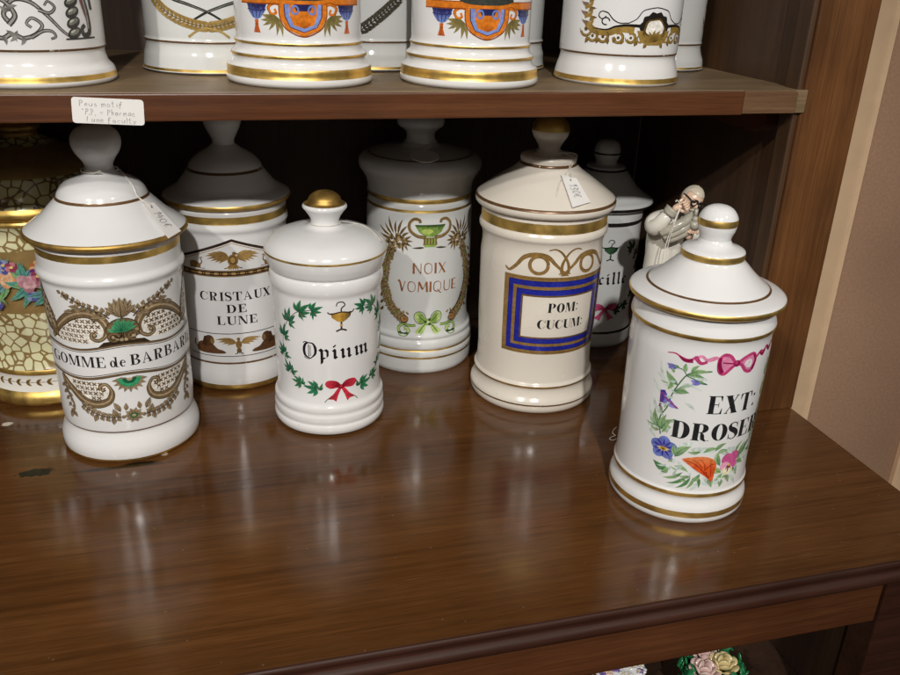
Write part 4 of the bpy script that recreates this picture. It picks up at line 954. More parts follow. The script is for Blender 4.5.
# ---- EXT: DROSERA
def art_ext():
    a = Art(); RO = sr(188, 62, 116); RL = sr(216, 132, 168); RD = sr(140, 24, 74)
    GA = sr(104, 148, 96); GB = sr(162, 190, 140); GC = sr(70, 116, 78); MIST = sr(196, 212, 204)
    VI = sr(92, 84, 178); VL = sr(150, 148, 214); VD = sr(58, 48, 136)
    u0 = 4.
    # pale mist of background leaves
    for (b, t, w) in [((-46, 62), (-54, 74), 3), ((-47, 72), (-54, 86), 2.6), ((-45, 80), (-52, 96), 2.6), ((-42, 96), (-54, 106), 3), ((-40, 100), (-50, 122), 2.6), ((-33, 108), (-20, 104), 2.6), ((-30, 112), (-14, 112), 2.6), ((-30, 94), (-22, 88), 2.4), ((-30, 60), (-16, 64), 3), ((-10, 58), (0, 62), 3), ((-32, 44), (-40, 34), 2.6), ((-24, 36), (-34, 26), 2.6), ((-12, 34), (-18, 26), 3), ((12, 36), (20, 26), 3), ((26, 46), (36, 38), 3), ((30, 60), (38, 72), 3), ((34, 80), (42, 92), 2.6)]:
        a.leaf(b, t, w, MIST, sr(216, 226, 220), .1)
    for (c, rx, ry) in (((-12, 59), 9, 2.6), ((8, 57), 8, 3), ((-38, 40), 5, 3), ((-2, 33), 8, 3), ((24, 50), 6, 5)):
        a.ell(c, rx, ry, sr(206, 218, 212))
    # ribbon
    a.stroke([(-46, 127.4), (-41, 128.2), (-36, 126.4), (-31, 125.6), (-27, 128.6)], 1.8, RO, lambda f: .4+.7*f)
    a.stroke([(-38, 127), (-34, 124.8), (-29, 125.6)], 3.2, RD, (.4, 1)); a.stroke([(-29, 126.6), (-24, 129.4), (-20, 127), (-15, 128.6)], 2.6, RL, (.7, .8))
    a.stroke([(-28, 128.6), (-24, 124.6), (-20, 126)], 3.0, RO, (1, .6)); a.stroke([(-20, 127.5), (-15, 129.4), (-12, 127.6)], 2.4, RL, (.7, 1))
    a.fill([(-1, 125), (-5, 130.4), (-10, 131.4), (-13, 127.5), (-12.4, 120.5), (-8.5, 117.6), (-4, 121.6)], RL, smooth=True)
    a.stroke([(-1.4, 125.4), (-5.4, 130.6), (-10, 131.2), (-12.6, 127), (-11.8, 120), (-8.4, 117.8), (-4.6, 121.4), (-1.4, 124.6)], 2.2, RO)
    a.stroke([(-12, 129.4), (-12, 124), (-9.6, 118.6)], 3.0, RD, (.7, .9)); a.stroke([(-10, 126), (-6, 125.6), (-1.5, 125.2)], 1.0, RD)
    a.fill([(0, 125), (4, 124), (7, 119), (11.5, 117.6), (14.5, 121), (15.5, 127.6), (12.5, 130.8), (6, 129.2)], RL, smooth=True)
    a.stroke([(.6, 125.6), (6, 129), (12.4, 130.6), (15, 127.2), (13.8, 120.6), (11, 118), (7, 119.4), (3.6, 123.6), (.6, 125)], 2.2, RO)
    a.stroke([(13.2, 129.8), (14.8, 125.4), (12.6, 119)], 2.4, RD, (.7, .9)); a.fill([(6, 123), (11, 121), (11.5, 126.5), (7, 126.6)], sr(232, 222, 226), smooth=True)
    a.ell((-.4, 125.3), 2.2, 2.4, RD); a.ell((-.8, 125.9), 1.2, 1.3, RO)
    a.stroke([(15, 127), (20, 130.6), (24, 129.4), (27, 132.4), (32, 130), (37, 132.6), (42, 130)], 2.4, RO, (.8, .7)); a.stroke([(19, 130), (22, 128), (25, 130.6)], 2.8, RD, (.6, 1)); a.stroke([(28, 132), (31, 129.4), (34, 131)], 2.6, RD)
    # left garland
    a.stroke([(-16, 119.4), (-24, 118.4), (-31, 115), (-36, 106), (-39, 98), (-41, 88), (-45, 78), (-43, 66)], .9, GC)
    for b, t, w, c1, c2 in [((-30, 116), (-17, 118.6), 3.4, GA, GB), ((-31, 114.5), (-20, 114.2), 3.0, GB, GA), ((-32, 117), (-33, 123), 3.2, GB, GA), ((-29, 117.6), (-24, 123), 2.6, GA, GB), ((-36, 106), (-45, 114.6), 4.8, GC, GB), ((-40, 108), (-42.5, 101), 3.6, GA, GB), ((-38, 101), (-28, 101.8), 5.0, GC, GB), ((-35, 104), (-26, 107.6), 3, GB, MIST),
                            ((-44, 70), (-49.4, 84), 5.0, GC, GB), ((-43, 70), (-40.6, 82), 4.6, GA, GB), ((-43, 70), (-35.5, 80), 4.6, GC, GB), ((-46, 71), (-52, 77), 3.6, GA, MIST), ((-42, 68), (-36, 74), 3.6, GB, GA), ((-44, 69), (-51, 70), 3.4, sr(150, 140, 124), GB)]:
        a.leaf(b, t, w, c1, c2, .1, rib=GC)
    for c, r in (((-41.6, 118.6), 1.0), ((-25, 110.4), .95)):
        a.stroke([c, (c[0]+7, c[1]-.5), (-31, 114)], .6, GC)
        a.leaf((c[0]+3.4*r, c[1]-.4), (c[0]-3.6*r, c[1]+1.4), 4.4*r, VD, VL, .1); a.leaf((c[0]+3.4*r, c[1]-.4), (c[0]-2.6*r, c[1]-2), 3*r, VI, VL, -.1); a.leaf((c[0]+5, c[1]), (c[0]+1, c[1]+1.6), 2, GA)
    # iris-like bell flower
    a.fill([(-47.2, 99), (-44.2, 100), (-39.6, 94), (-33, 88.6), (-38, 88.2), (-43, 90), (-46.6, 87.6)], lambda u, v: VD if u < -44 else (VI if v > 92 else VL))
    a.stroke([(-46.2, 98), (-41.5, 93.4), (-34, 88.8)], 1.2, sr(150, 60, 120), (.6, 1)); a.stroke([(-46.6, 98), (-45.6, 92), (-46.6, 86.4)], 1.0, sr(120, 50, 120)); a.leaf((-45.6, 88), (-44, 82), 2.4, sr(120, 90, 120), GB)
    # morning glory
    c = Vector((-39.5, 56.2))
    for k in range(5):
        an = math.radians(90+72*k); p = c+Vector((4.2*math.cos(an), 3.6*math.sin(an)))
        a.ell(p, 5.6, 4.6, lambda u, v, c=c: tuple(VI[i]+(SKY[i]-VI[i])*min(1, ((u-c.x)**2+(v-c.y)**2)**.5/9.5) for i in range(3)), math.degrees(an), n=18)
    for k in range(10):
        an = math.radians(18+36*k); a.leaf(c+Vector((2*math.cos(an), 1.7*math.sin(an))), c+Vector((8.6*math.cos(an), 7.4*math.sin(an))), 1.5, VD, sr(62, 66, 176))
    for k in range(6):
        an = math.radians(200+28*k); a.leaf(c, c+Vector((5.2*math.cos(an), 3.6*math.sin(an)+.6)), 1.7, sr(232, 208, 110), sr(214, 196, 160))
    a.ell(c+Vector((0, -.5)), 2.1, 1.5, sr(196, 156, 48)); a.ell(c+Vector((0, -.9)), 1.0, .7, sr(110, 84, 30))
    a.leaf((-35, 50), (-30.5, 46.4), 3.4, VI, VL)
    # leaves of the lower garland
    for b, t, w, c1, c2 in [((-31, 51.5), (-21, 61.4), 6.2, GC, GB), ((-30, 52), (-32.5, 61), 3.6, GA, GB), ((-34, 40), (-45.5, 44.2), 5.2, GA, GC), ((-34, 41), (-38.6, 36.6), 3.6, GB, GA), ((-30, 44), (-20, 40.6), 3.4, GA, GB), ((-24, 40), (-37, 33.2), 3.0, GC, GB), ((-20, 38), (-34, 29.6), 2.6, GC, GA), ((-18, 37), (-27, 27.2), 2.8, GC, GA), ((-16, 37), (-20, 27.6), 2.6, GA, GB), ((-14, 38), (-11.4, 28.4), 2.6, GC, GA), ((-18, 38), (-26, 37), 2.8, GC, GB), ((-12, 40), (-18, 33), 3.4, GC, GB),
                            ((-14, 58), (-23, 57), 2.6, GA, GB), ((-12, 57.4), (-2, 60.4), 3.4, GA, GB), ((-4, 58.4), (4, 64), 3.6, GC, GB), ((-2, 56), (6, 58), 3.4, GB, GA), ((2, 46), (-1, 57), 4.4, GC, GB), ((4, 40), (-2.6, 45.6), 4.8, GA, sr(196, 206, 130)), ((5, 39), (0, 34), 4.2, GB, GA), ((-6, 36), (-2, 28.6), 4.6, sr(120, 116, 110), GB), ((4, 35), (4.6, 28), 4.4, sr(110, 116, 108), GB), ((8, 37), (12.4, 30), 4.0, sr(120, 120, 116), GB), ((14, 42), (20, 34), 4.4, GC, GB), ((16, 46), (26, 42), 4.4, GC, GB), ((18, 50), (28, 53), 4.6, GA, GB), ((18, 48), (24, 60), 4.0, GC, GB), ((22, 52), (32, 60), 4, GC, GA), ((28, 52), (36, 48), 4, GA, GB), ((16, 44), (18, 35), 3.4, GC, GB), ((14, 54), (20, 62), 3, GA, GB), ((30, 60), (34, 70), 4, GC, GB), ((32, 66), (40, 74), 4, GA, GB), ((34, 76), (38, 88), 4, GC, GB), ((34, 84), (42, 92), 4, GA, GB), ((36, 92), (34, 104), 4, GC, GB), ((36, 98), (44, 108), 4, GA, GB), ((36, 108), (32, 118), 3.6, GC, GB), ((36, 112), (42, 122), 3.6, GA, GB)]:
        a.leaf(b, t, w, c1, c2, .12, rib=GC)
    a.ring((2, 52.5), 5.0, 5.6, 1.0, GB, a0=-60, a1=230); a.stroke([(30, 50), (35, 64), (36.5, 84), (35, 104), (34, 122)], .8, GC)
    rnd = random.Random(4)
    for k in range(44):
        if k < 28: b_ = (-36+rnd.random()*66, 33+rnd.random()*9+(8 if rnd.random() > .6 else 0)); an = rnd.uniform(2.6, 5.6)
        else: b_ = (-47+rnd.random()*12, 68+rnd.random()*50); an = rnd.uniform(.6, 3.4)
        L = rnd.uniform(4, 8.5); a.leaf(b_, (b_[0]+L*math.cos(an), b_[1]+L*.8*math.sin(an)), rnd.uniform(1.2, 2.6), *rnd.choice([(GB, MIST), (MIST, sr(218, 226, 222)), (GA, GB), (sr(150, 170, 160), MIST)]), .1)
    # poppy
    OR = sr(214, 88, 40); OL = sr(232, 140, 84); OD = sr(168, 52, 24)
    a.fill([(-25.5, 50.8), (-20, 53), (-12, 54.2), (-5, 52.4), (-1.2, 47.6), (-1.4, 41), (-2.4, 34), (-6, 36.4), (-10, 39.6), (-14.5, 42.4), (-20, 46.4)], lambda u, v: tuple(OL[i]+(OR[i]-OL[i])*min(1, max(0, (54-v)/9)) for i in range(3)), smooth=True)
    for p, w in (([(-24, 50.4), (-17, 48), (-11, 43), (-5, 37)], 1.2), ([(-10, 41), (-7, 46), (-3.4, 48)], 1.0), ([(-14, 52.6), (-10, 48), (-9, 43)], .8), ([(-6, 52), (-5, 46), (-4, 38)], .8), ([(-19, 51.6), (-14, 48.6), (-11, 44.4)], .7)): a.stroke(p, w, OD, (.4, .9))
    a.ell((-8.6, 40.8), 1.6, 1.2, OD)
    # pansy
    PK = sr(206, 92, 150); PL = sr(226, 160, 190)
    for c, rx, ry, ro, cl in (((7.4, 50.4), 4.6, 4.6, 20, PK), ((13.4, 51.2), 4.6, 4.8, -20, PK), ((6.4, 44.6), 4.0, 3.6, 0, PL), ((13.6, 45.2), 4.0, 3.6, 0, PK), ((9.4, 40.8), 4.6, 3.8, 0, sr(222, 218, 186))): a.ell(c, rx, ry, cl, ro)
    for t in ((7, 42), (9.2, 38.6), (12, 41.6)): a.leaf((9.8, 45.6), t, 1.5, sr(110, 20, 70), sr(150, 40, 90))
    a.ell((9.8, 45.4), 1.2, 1.0, sr(226, 196, 90))
    # lettering
    put_text(a, 'EXT:', FAT, 5.0, 87.6, 13.8, 40, track=.10); put_text(a, 'DROSERA', FAT, 7.2, 66.6, 13.4, 86, track=.06)
    return a

# ---- flowered mosaic jar
def art_mosaic():
    a = Art(); random.seed(11)
    GD = sr(96, 72, 30)
    for k in range(-14, 15):
        u = k*8.5; a.stroke([(u, 21.2), (u+8, 21.2)], .5, GD, step=3); a.leaf((u+1, 21.2), (u+5.6, 24.4), 2.4, GD, sr(140, 110, 60)); a.leaf((u+1, 21.2), (u+5.6, 18.0), 2.4, GD, sr(140, 110, 60))
    def rose(c, s, c1, c2):
        for k in range(9):
            an = k*2.4; r = s*(1-.085*k)*.62; a.ell((c[0]+r*.6*math.cos(an), c[1]+r*.6*math.sin(an)), s*.62*(1-.06*k), s*.5*(1-.06*k), tuple(c1[i]+(c2[i]-c1[i])*((k*5) % 9)/9 for i in range(3)), math.degrees(an), n=12)
    cs = []
    for k in range(-9, 10):
        cs.append((k*17+random.uniform(-2, 2), 111+random.uniform(-5, 5)))
    for i, (u, v) in enumerate(cs):
        for j in range(9):
            an = random.uniform(0, 6.28); L = random.uniform(10, 20)
            t = (u+L*math.cos(an), min(133, max(88, v+L*math.sin(an)*1.1)))
            a.leaf((u, v), t, 6.2, *random.choice([(sr(34, 110, 104), sr(110, 170, 150)), (sr(60, 120, 80), sr(140, 180, 120)), (sr(40, 96, 110), sr(120, 170, 170))]), .1, rib=sr(40, 80, 70))
        pal = [(sr(196, 140, 100), sr(226, 188, 150)), (sr(160, 104, 120), sr(210, 170, 172)), (sr(122, 98, 138), sr(190, 172, 188)), (sr(206, 164, 118), sr(228, 200, 164))][i % 4]
        rose((u, v), 9.5, *pal)
        for j in range(3):
            c = (u+random.uniform(-10, 10), v+random.choice((-1, 1))*random.uniform(8, 15)); c = (c[0], min(130, max(92, c[1])))
            cc = random.choice([(sr(82, 86, 146), sr(140, 144, 186)), (sr(140, 62, 84), sr(190, 122, 136)), (sr(120, 50, 120), sr(190, 130, 180)), (sr(176, 108, 66), sr(212, 164, 116))])
            for q in range(5): a.ell((c[0]+2.6*math.cos(q*1.2566), c[1]+2.4*math.sin(q*1.2566)), 2.4, 2.2, cc[q % 2], n=9)
            a.ell(c, 1.3, 1.2, sr(228, 200, 110), n=8)
    return a

# ---- jars on the shelf (only their feet show, the rest is built the same way)
def art_scroll():
    a = Art(); D = sr(64, 62, 60); L = sr(150, 146, 140)
    def sc(pts, w): a.stroke(pts, w+.5, D, (1, .55)); a.stroke(pts, w*.55, L, (1, .5))
    for u0, s_ in ((-2, 1), (-2, -1)):
        sc([(u0+s_*1, 31), (u0+s_*6, 28.6), (u0+s_*13, 31), (u0+s_*17, 36), (u0+s_*12, 40), (u0+s_*8.6, 37), (u0+s_*11, 34.6)], 2.4)
        sc([(u0+s_*10, 29), (u0+s_*17, 32.6), (u0+s_*22, 32.4), (u0+s_*24, 29.4), (u0+s_*21, 28)], 2)
        sc([(u0+s_*1, 36), (u0-s_*3, 42), (u0+s_*3, 50), (u0+s_*12, 49), (u0+s_*20, 42), (u0+s_*28, 33), (u0+s_*33, 29)], 2.6)
        sc([(u0+s_*16, 44.6), (u0+s_*22, 42.8), (u0+s_*25.5, 46), (u0+s_*22, 49.4), (u0+s_*19.6, 47)], 1.8)
        for b, t in (((3, 33), (-2, 26.6)), ((4, 50), (10, 57)), ((12, 49), (18, 55)), ((1, 44), (-5, 47)), ((6, 30), (4, 24.6))): a.leaf((u0+s_*b[0], b[1]), (u0+s_*t[0], t[1]), 2.6, D, L, .15)
        for k in range(16):
            v = 31+k*6; c = (u0+s_*36.4, v)
            a.ell(c, 5.0, 3.2, D, 22*s_); a.ell((c[0], c[1]+.5), 3.6, 1.5, sr(120, 122, 112), 22*s_); a.ell((c[0]-1, c[1]+1), 1.8, .7, sr(190, 190, 176), 22*s_)
        a.stroke([(u0+s_*30, 27.6), (u0+s_*53, 27.6)], 1.0, D, step=2)
        a.stroke([(u0+s_*44, 60), (u0+s_*45.5, 50), (u0+s_*48, 40), (u0+s_*48, 31), (u0+s_*43.5, 29.4), (u0+s_*42, 33), (u0+s_*44.6, 35.4)], 5.0, D, (1, .5)); a.stroke([(u0+s_*44, 60), (u0+s_*45.5, 50), (u0+s_*47.4, 40), (u0+s_*47.6, 33)], 1.6, L)
        a.stroke([(u0+s_*42, 58), (u0+s_*43.5, 48), (u0+s_*46, 40)], 1.8, sr(150, 90, 84), (1, .3))
        a.stroke([(u0+s_*50, 80), (u0+s_*46, 66), (u0+s_*50, 56), (u0+s_*52, 44)], 2.6, D)
    return a
def art_sabre():
    a = Art(); D = sr(50, 50, 46); G = sr(176, 148, 88); GD = sr(122, 96, 48)
    u0 = -1.4
    for s_ in (-1, 1):
        p = [(u0-s_*9.4, 36.4), (u0, 41.6), (u0+s_*12, 46), (u0+s_*24, 49.6), (u0+s_*34, 55)]
        a.stroke(p, 2.8, D, (.5, 1)); a.stroke(p[1:4], .6, sr(120, 120, 112))
    for s_ in (-1, 1):
        pts = [(u0-s_*2, 31.4), (u0+s_*9, 33.2), (u0+s_*20, 36.5), (u0+s_*32, 42.5), (u0+s_*42, 52), (u0+s_*47, 66), (u0+s_*46, 84)]
        a.stroke(pts, .8, GD); Q = cr_spline(pts, 3.4)
        for i, q in enumerate(Q[1:], 1):
            t = (Q[i]-Q[i-1]).normalized(); nn = Vector((-t.y, t.x))
            for sd in (-1, 1): a.leaf(q-t*2, q+t*3.4+nn*sd*3.6, 2.3, GD, G, .1*sd)
        a.stroke([(u0-s_*3, 31.6), (u0+s_*7, 29.4), (u0+s_*14, 25)], 1.6, G, (.6, 1))
    return a
def art_orange():
    a = Art(); u0 = -1.0; i0 = 0
    a.stroke([(u0-46, 53), (u0, 53), (u0+46, 53)], 4.2, ORA, step=2); a.stroke([(u0-46, 50.8), (u0, 50.8), (u0+46, 50.8)], .7, ORD, step=2); a.stroke([(u0-46, 55.3), (u0+46, 55.3)], .6, ORD, step=2)
    a.fill([(u0-19, 57), (u0-14, 54), (u0, 53.2), (u0+14, 54), (u0+19, 57), (u0, 59)], sr(60, 64, 58), smooth=True)
    def half():
        # blue bell cup with tassel
        c = u0-32
        a.fill([(c-8, 50.4), (c+8, 50.4), (c+6.6, 46), (c+3.4, 42.2), (c, 41), (c-3.4, 42.2), (c-6.6, 46)], lambda u, v: NAV if v > 47.4 else (SKY if v < 45.4 else sr(76, 88, 150)))
        a.stroke([(c-7.6, 47.2), (c, 46.6), (c+7.6, 47.2)], .6, NAV)
        for dx in (-4, 0, 4): a.stroke([(c+dx, 47), (c+dx*.5, 42.4)], .5, NAV)
        a.fill([(c-1.6, 41), (c+1.6, 41), (c+1.2, 38), (c+2.8, 33), (c-2.8, 33), (c-1.2, 38)], sr(196, 96, 40)); a.stroke([(c, 40), (c, 33)], .5, ORD); a.stroke([(c-1.4, 38.2), (c+1.4, 38.2)], .6, ORD, step=1)
        # scroll and olive leaf
        a.stroke([(u0-13, 50), (u0-18, 51.4), (u0-22.4, 49), (u0-21, 45), (u0-17.6, 45.4), (u0-18.4, 48)], 2.4, ORA, (1, .6)); a.stroke([(u0-13, 50.8), (u0-18, 52.2), (u0-23.4, 49), (u0-21.6, 44.4)], .5, ORD)
        for t in ((-28, 44.4), (-28.4, 41), (-27, 37.8), (-23, 35), (-17.6, 31.8), (-13.6, 31.4)): a.leaf((u0-18, 44), (u0+t[0], t[1]), 2.7, sr(96, 88, 44), sr(150, 134, 84), .1)
    half(); a.mirror(u0)
    sh = lambda k: [(u0-15.5*k, 51), (u0-15*k, 43+(1-k)*3), (u0-11*k, 36+(1-k)*6), (u0, 31.6+(1-k)*12), (u0+11*k, 36+(1-k)*6), (u0+15*k, 43+(1-k)*3), (u0+15.5*k, 51)]
    a.fill(sh(1.0), ORA); a.stroke(sh(1.0), .7, ORD); a.fill(sh(.80), NAV); a.fill(sh(.76), sr(128, 148, 206)); a.fill(sh(.58), ORA); a.fill([(u0-6, 51), (u0+6, 51), (u0+4.4, 47), (u0-4.4, 47)], NAV)
    a.ring((u0-5.4, 47.6), 2.2, 2.4, 1.2, SKY); a.ring((u0+5.4, 47.6), 2.2, 2.4, 1.2, SKY)
    for k in range(5): a.leaf((u0, 37), (u0+(k-2)*2.6, 42.5-abs(k-2)), 2.2, ORD, ORA)
    # upper field
    a.ring((u0, 88), 30, 24, 2, ORA); a.ring((u0, 88), 28, 22, .8, NAV)
    return a
def art_rococo():
    a = Art(); G = sr(150, 122, 62); GD = sr(92, 70, 30); K = sr(34, 30, 26); u0 = 6.0
    def half():
        a.stroke([(u0-16, 38.6), (u0-26, 39.2), (u0-34, 36.6), (u0-44, 37), (u0-50, 40)], 4.8, G); a.stroke([(u0-12, 41.6), (u0-22, 41.8), (u0-30, 40.6), (u0-36, 38.4), (u0-46, 38.8)], 2.2, K, (1, .3))
        for c, r in (((u0-52, 38), 4.5), ((u0-46, 33.6), 3.4), ((u0-38, 33.4), 3.4), ((u0-27, 33.2), 3.2), ((u0-18, 33.4), 3)):
            a.ring(c, r, r, 1.8, G, a0=200, a1=480); a.ring(c, r+.9, r+.9, .5, GD, a0=180, a1=420); a.ell(c, r*.35, r*.35, GD, n=8)
        for b, t in (((u0-50, 33), (u0-52, 28)), ((u0-42, 33), (u0-43, 28.4)), ((u0-36, 33), (u0-34, 28.2)), ((u0-24, 33), (u0-25, 28.6)), ((u0-14, 32), (u0-15, 27.6)), ((u0-30, 34), (u0-30.4, 29.4))): a.leaf(b, t, 3.2, G, GD, .1)
        for k in range(9):
            c = (u0-50-1.5*math.sin(k), 43+k*6.2); a.stroke([(c[0]-3, c[1]-3), (c[0]+2.4, c[1]-.6), (c[0]+2, c[1]+3.4), (c[0]-2.4, c[1]+3.8)], 3.0, G, (1, .4)); a.leaf(c, (c[0]+6.4, c[1]+3), 2.8, G, GD, .2); a.leaf(c, (c[0]-6.6, c[1]+1.4), 2.6, GD, sr(150, 120, 110), .2)
        a.stroke([(u0-20, 43.4), (u0-27, 43.2), (u0-32, 45.6), (u0-36, 49.6), (u0-41, 50.4), (u0-42.6, 47.4), (u0-39.6, 45.4), (u0-37, 47.4)], .8, K)
        a.stroke([(u0-20, 43.6), (u0-15, 46.4), (u0-11, 51.6), (u0-5.4, 53.4), (u0, 54.2)], .7, K)
        a.ring((u0-37, 44), 2.8, 2.4, .9, K, a0=0, a1=290)
    half(); a.mirror(u0)
    lob = []
    for k in range(29):
        t = math.radians(-20+220*k/28); r = 1+.06*math.cos(k*1.57); lob.append((u0+12.5*r*math.cos(t), 39.5+11.5*r*math.sin(t)))
    a.fill(lob, K)
    lob2 = [(u0+9.6*(1+.05*math.cos(k*1.3))*math.cos(6.283*k/26), 39+8.0*(1+.05*math.cos(k*1.3))*math.sin(6.283*k/26)) for k in range(26)]
    a.fill([(u0-14, 38.4), (u0+14, 38.4), (u0+11, 31), (u0+5, 28.6), (u0-5, 28.6), (u0-11, 31)], G); a.fill(lob2, GD); a.fill([(u0+(p[0]-u0)*.78, 40+(p[1]-39)*.72) for p in lob2], sr(232, 228, 220))
    for k in range(7): a.leaf((u0, 32.6), (u0+10*math.cos(math.radians(k*30)), 32.6+8.4*math.sin(math.radians(k*30))*.8), 2.8, GD, G, .1)
    for s_ in (-1, 1): a.leaf((u0+s_*6, 30), (u0+s_*8, 26.4), 3, G, GD); a.ring((u0+s_*11, 33), 2.4, 2.4, 1.1, G)
    return a
def art_laurel(c1, c2):
    a = Art()
    for s_ in (-1, 1):
        pts = [(-17, 28.6), (-17+s_*5, 31.6), (-17+s_*13, 37.4), (-17+s_*22, 44.6), (-17+s_*31, 53), (-17+s_*37, 66), (-17+s_*38, 84), (-17+s_*33, 104)]
        a.stroke(pts, .9, c1); Q = cr_spline(pts, 3.8)
        for i, q in enumerate(Q[1:], 1):
            t = (Q[i]-Q[i-1]).normalized(); nn = Vector((-t.y, t.x))
            for sd in (-1, 1): a.leaf(q-t*1.4, q+t*4.2+nn*sd*4.2, 2.7, c1, c2, .1*sd); a.ell(q+nn*sd*2.8-t*1, .6, .6, c1, n=6)
    return a
def art_spray():
    a = Art()
    for s_ in (-1, 1):
        for k in range(7):
            v = 36+k*12; c = (s_*30+4*math.sin(k), v)
            a.leaf((c[0], c[1]), (c[0]-5, c[1]+7), 3, sr(104, 84, 60), sr(160, 140, 100)); a.leaf(c, (c[0]+5, c[1]+5), 3, sr(60, 84, 60), sr(120, 140, 100)); a.leaf(c, (c[0]+4, c[1]-5), 2.6, sr(150, 90, 100), sr(200, 150, 150))
            for q in range(5): a.ell((c[0]+1.8*math.cos(q*1.2566), c[1]+1.8*math.sin(q*1.2566)), 1.5, 1.4, sr(196, 140, 140) if q % 2 else sr(150, 110, 150), n=8)
            a.ell(c, .9, .9, sr(150, 110, 50), n=8)
    return a

# ------------------------------------------------------------------ jars on the counter
G1 = 'porcelain jars standing on the counter'
jar_g = make_jar('tall white jar lettered GOMME de BARBARIE with brown and green scrollwork', (-.1650, .2853), 0, 'white_porcelain',
    [(0, 0), (49, 0), 'gold', (50.6, .3), (51.6, 1.5), (51.9, 3.2), 'white_porcelain', (52.4, 6.5), (52.1, 11.5), (50.4, 17), (48.8, 21.5), (48.5, 24.8), 'brown_line', (48.8, 25.2), (49, 26.1), 'white_porcelain', (49.4, 30), (49.7, 60), (50.2, 100), (50.6, 136), (50.8, 141), (51.6, 142.6), (52.5, 144), (52.6, 146), (51.9, 147.8), (50.9, 149.4), (50.6, 152), (50.6, 159.8), 'gold', (50.6, 160.6), (50.7, 165), 'white_porcelain', (50.6, 168.4), (49, 170)],
    [(48.5, 168.5), (52, 169.4), 'dull_gold', (56.4, 170.2), (57.7, 171.6), (57.5, 173.4), (56.2, 174.5), 'white_porcelain', (52, 177.6), (44.8, 183.1), (36.4, 191.6), (32.6, 195.7), 'brown_line', (31.9, 196.6), (31.4, 197.5), 'white_porcelain', (30.6, 199.6), (28, 203.6), (23.8, 207), (16.5, 210.5), (11.8, 213), (9.8, 216), 'KNOB', (9.8, 216), (9.9, 218.6), (11.8, 222.6), (15.2, 227.6), (17.1, 233.6), (16.4, 239.2), (12.8, 243.8), (6.6, 246.4), (0, 247)], 49.7, art_gomme(), G1)
jar_c = make_jar('white jar in shelf shadow lettered CRISTAUX DE LUNE under a brown eagle', (-.0759, .3867), 0, 'white_porcelain',
    [(0, 0), (47, 0), 'gold', (48.6, .8), (49.6, 3), (49.8, 6.4), 'white_porcelain', (50.2, 9), (50.2, 16), (49.5, 22), (49.1, 26.6), 'brown_line', (49.1, 27.4), (49.1, 28.4), 'white_porcelain', (49.3, 31), (49.7, 80), (49.9, 138), (50, 145.6), (50.6, 147), (51.4, 148.4), (51.5, 150.4), (50.8, 152.4), (50.3, 154), 'gold', (50.2, 156.2), (50.2, 160.4), 'white_porcelain', (50.2, 164), (48, 165.6)],
    [(47, 164.4), (50, 165.6), 'gold', (53.6, 166.8), (54.6, 168.4), (54, 170.4), 'white_porcelain', (50, 173.4), (44, 176.8), (36.9, 184.8), (32.3, 191.2), 'brown_line', (31.6, 192.3), (31.1, 193.3), 'white_porcelain', (30.4, 195.2), (27.6, 199), (21.3, 204.2), (13, 209.2), (9.4, 212), 'KNOB', (9.4, 212), (9.2, 214.4), (11, 219), (14.4, 226), (15.8, 231), (15, 237), (11, 242), (5, 244.6), (0, 245)], 49.7, art_cristaux(), G1)
jar_o = make_jar('small white jar lettered Opium in a green leaf wreath with red bow', (-.0040, .2860), 0, 'white_porcelain',
    [(0, 0), (43, 0), 'brown_line', (44.4, .5), (45, 1.6), 'white_porcelain', (46.2, 4), (46.4, 6.6), (45.8, 8.8), (45.1, 9.6), (45.7, 11.2), (46.1, 14), (45.7, 17.4), (44.8, 18.7), (45.3, 20.4), (45.7, 23), (45.1, 26), (43.8, 27.4), (43.4, 29.4), (43.5, 70), (43.9, 114), (44.1, 119.5), (45.3, 123), (45.8, 126.6), (45.4, 130.4), (44.4, 132.8), (42, 134)],
    [(41, 133.4), (44, 133.8), (46.6, 138.6), (48.3, 144.6), (48.8, 147.6), 'gold', (48.85, 148.1), (48.7, 149.3), 'white_porcelain', (47.4, 152.6), (43, 157.4), (35, 161.6), (24, 164.6), (14.6, 166.2), (11.4, 168), 'KNOB', (11.4, 168), (11, 170), (12.4, 174), (15.6, 178.6), (17.6, 181.8), (16.4, 183.8), 'dull_gold', (13.8, 184.8), (12.2, 188.6), (8.4, 192), (4, 193.6), (0, 193.9)], 43.7, art_opium(), G1)
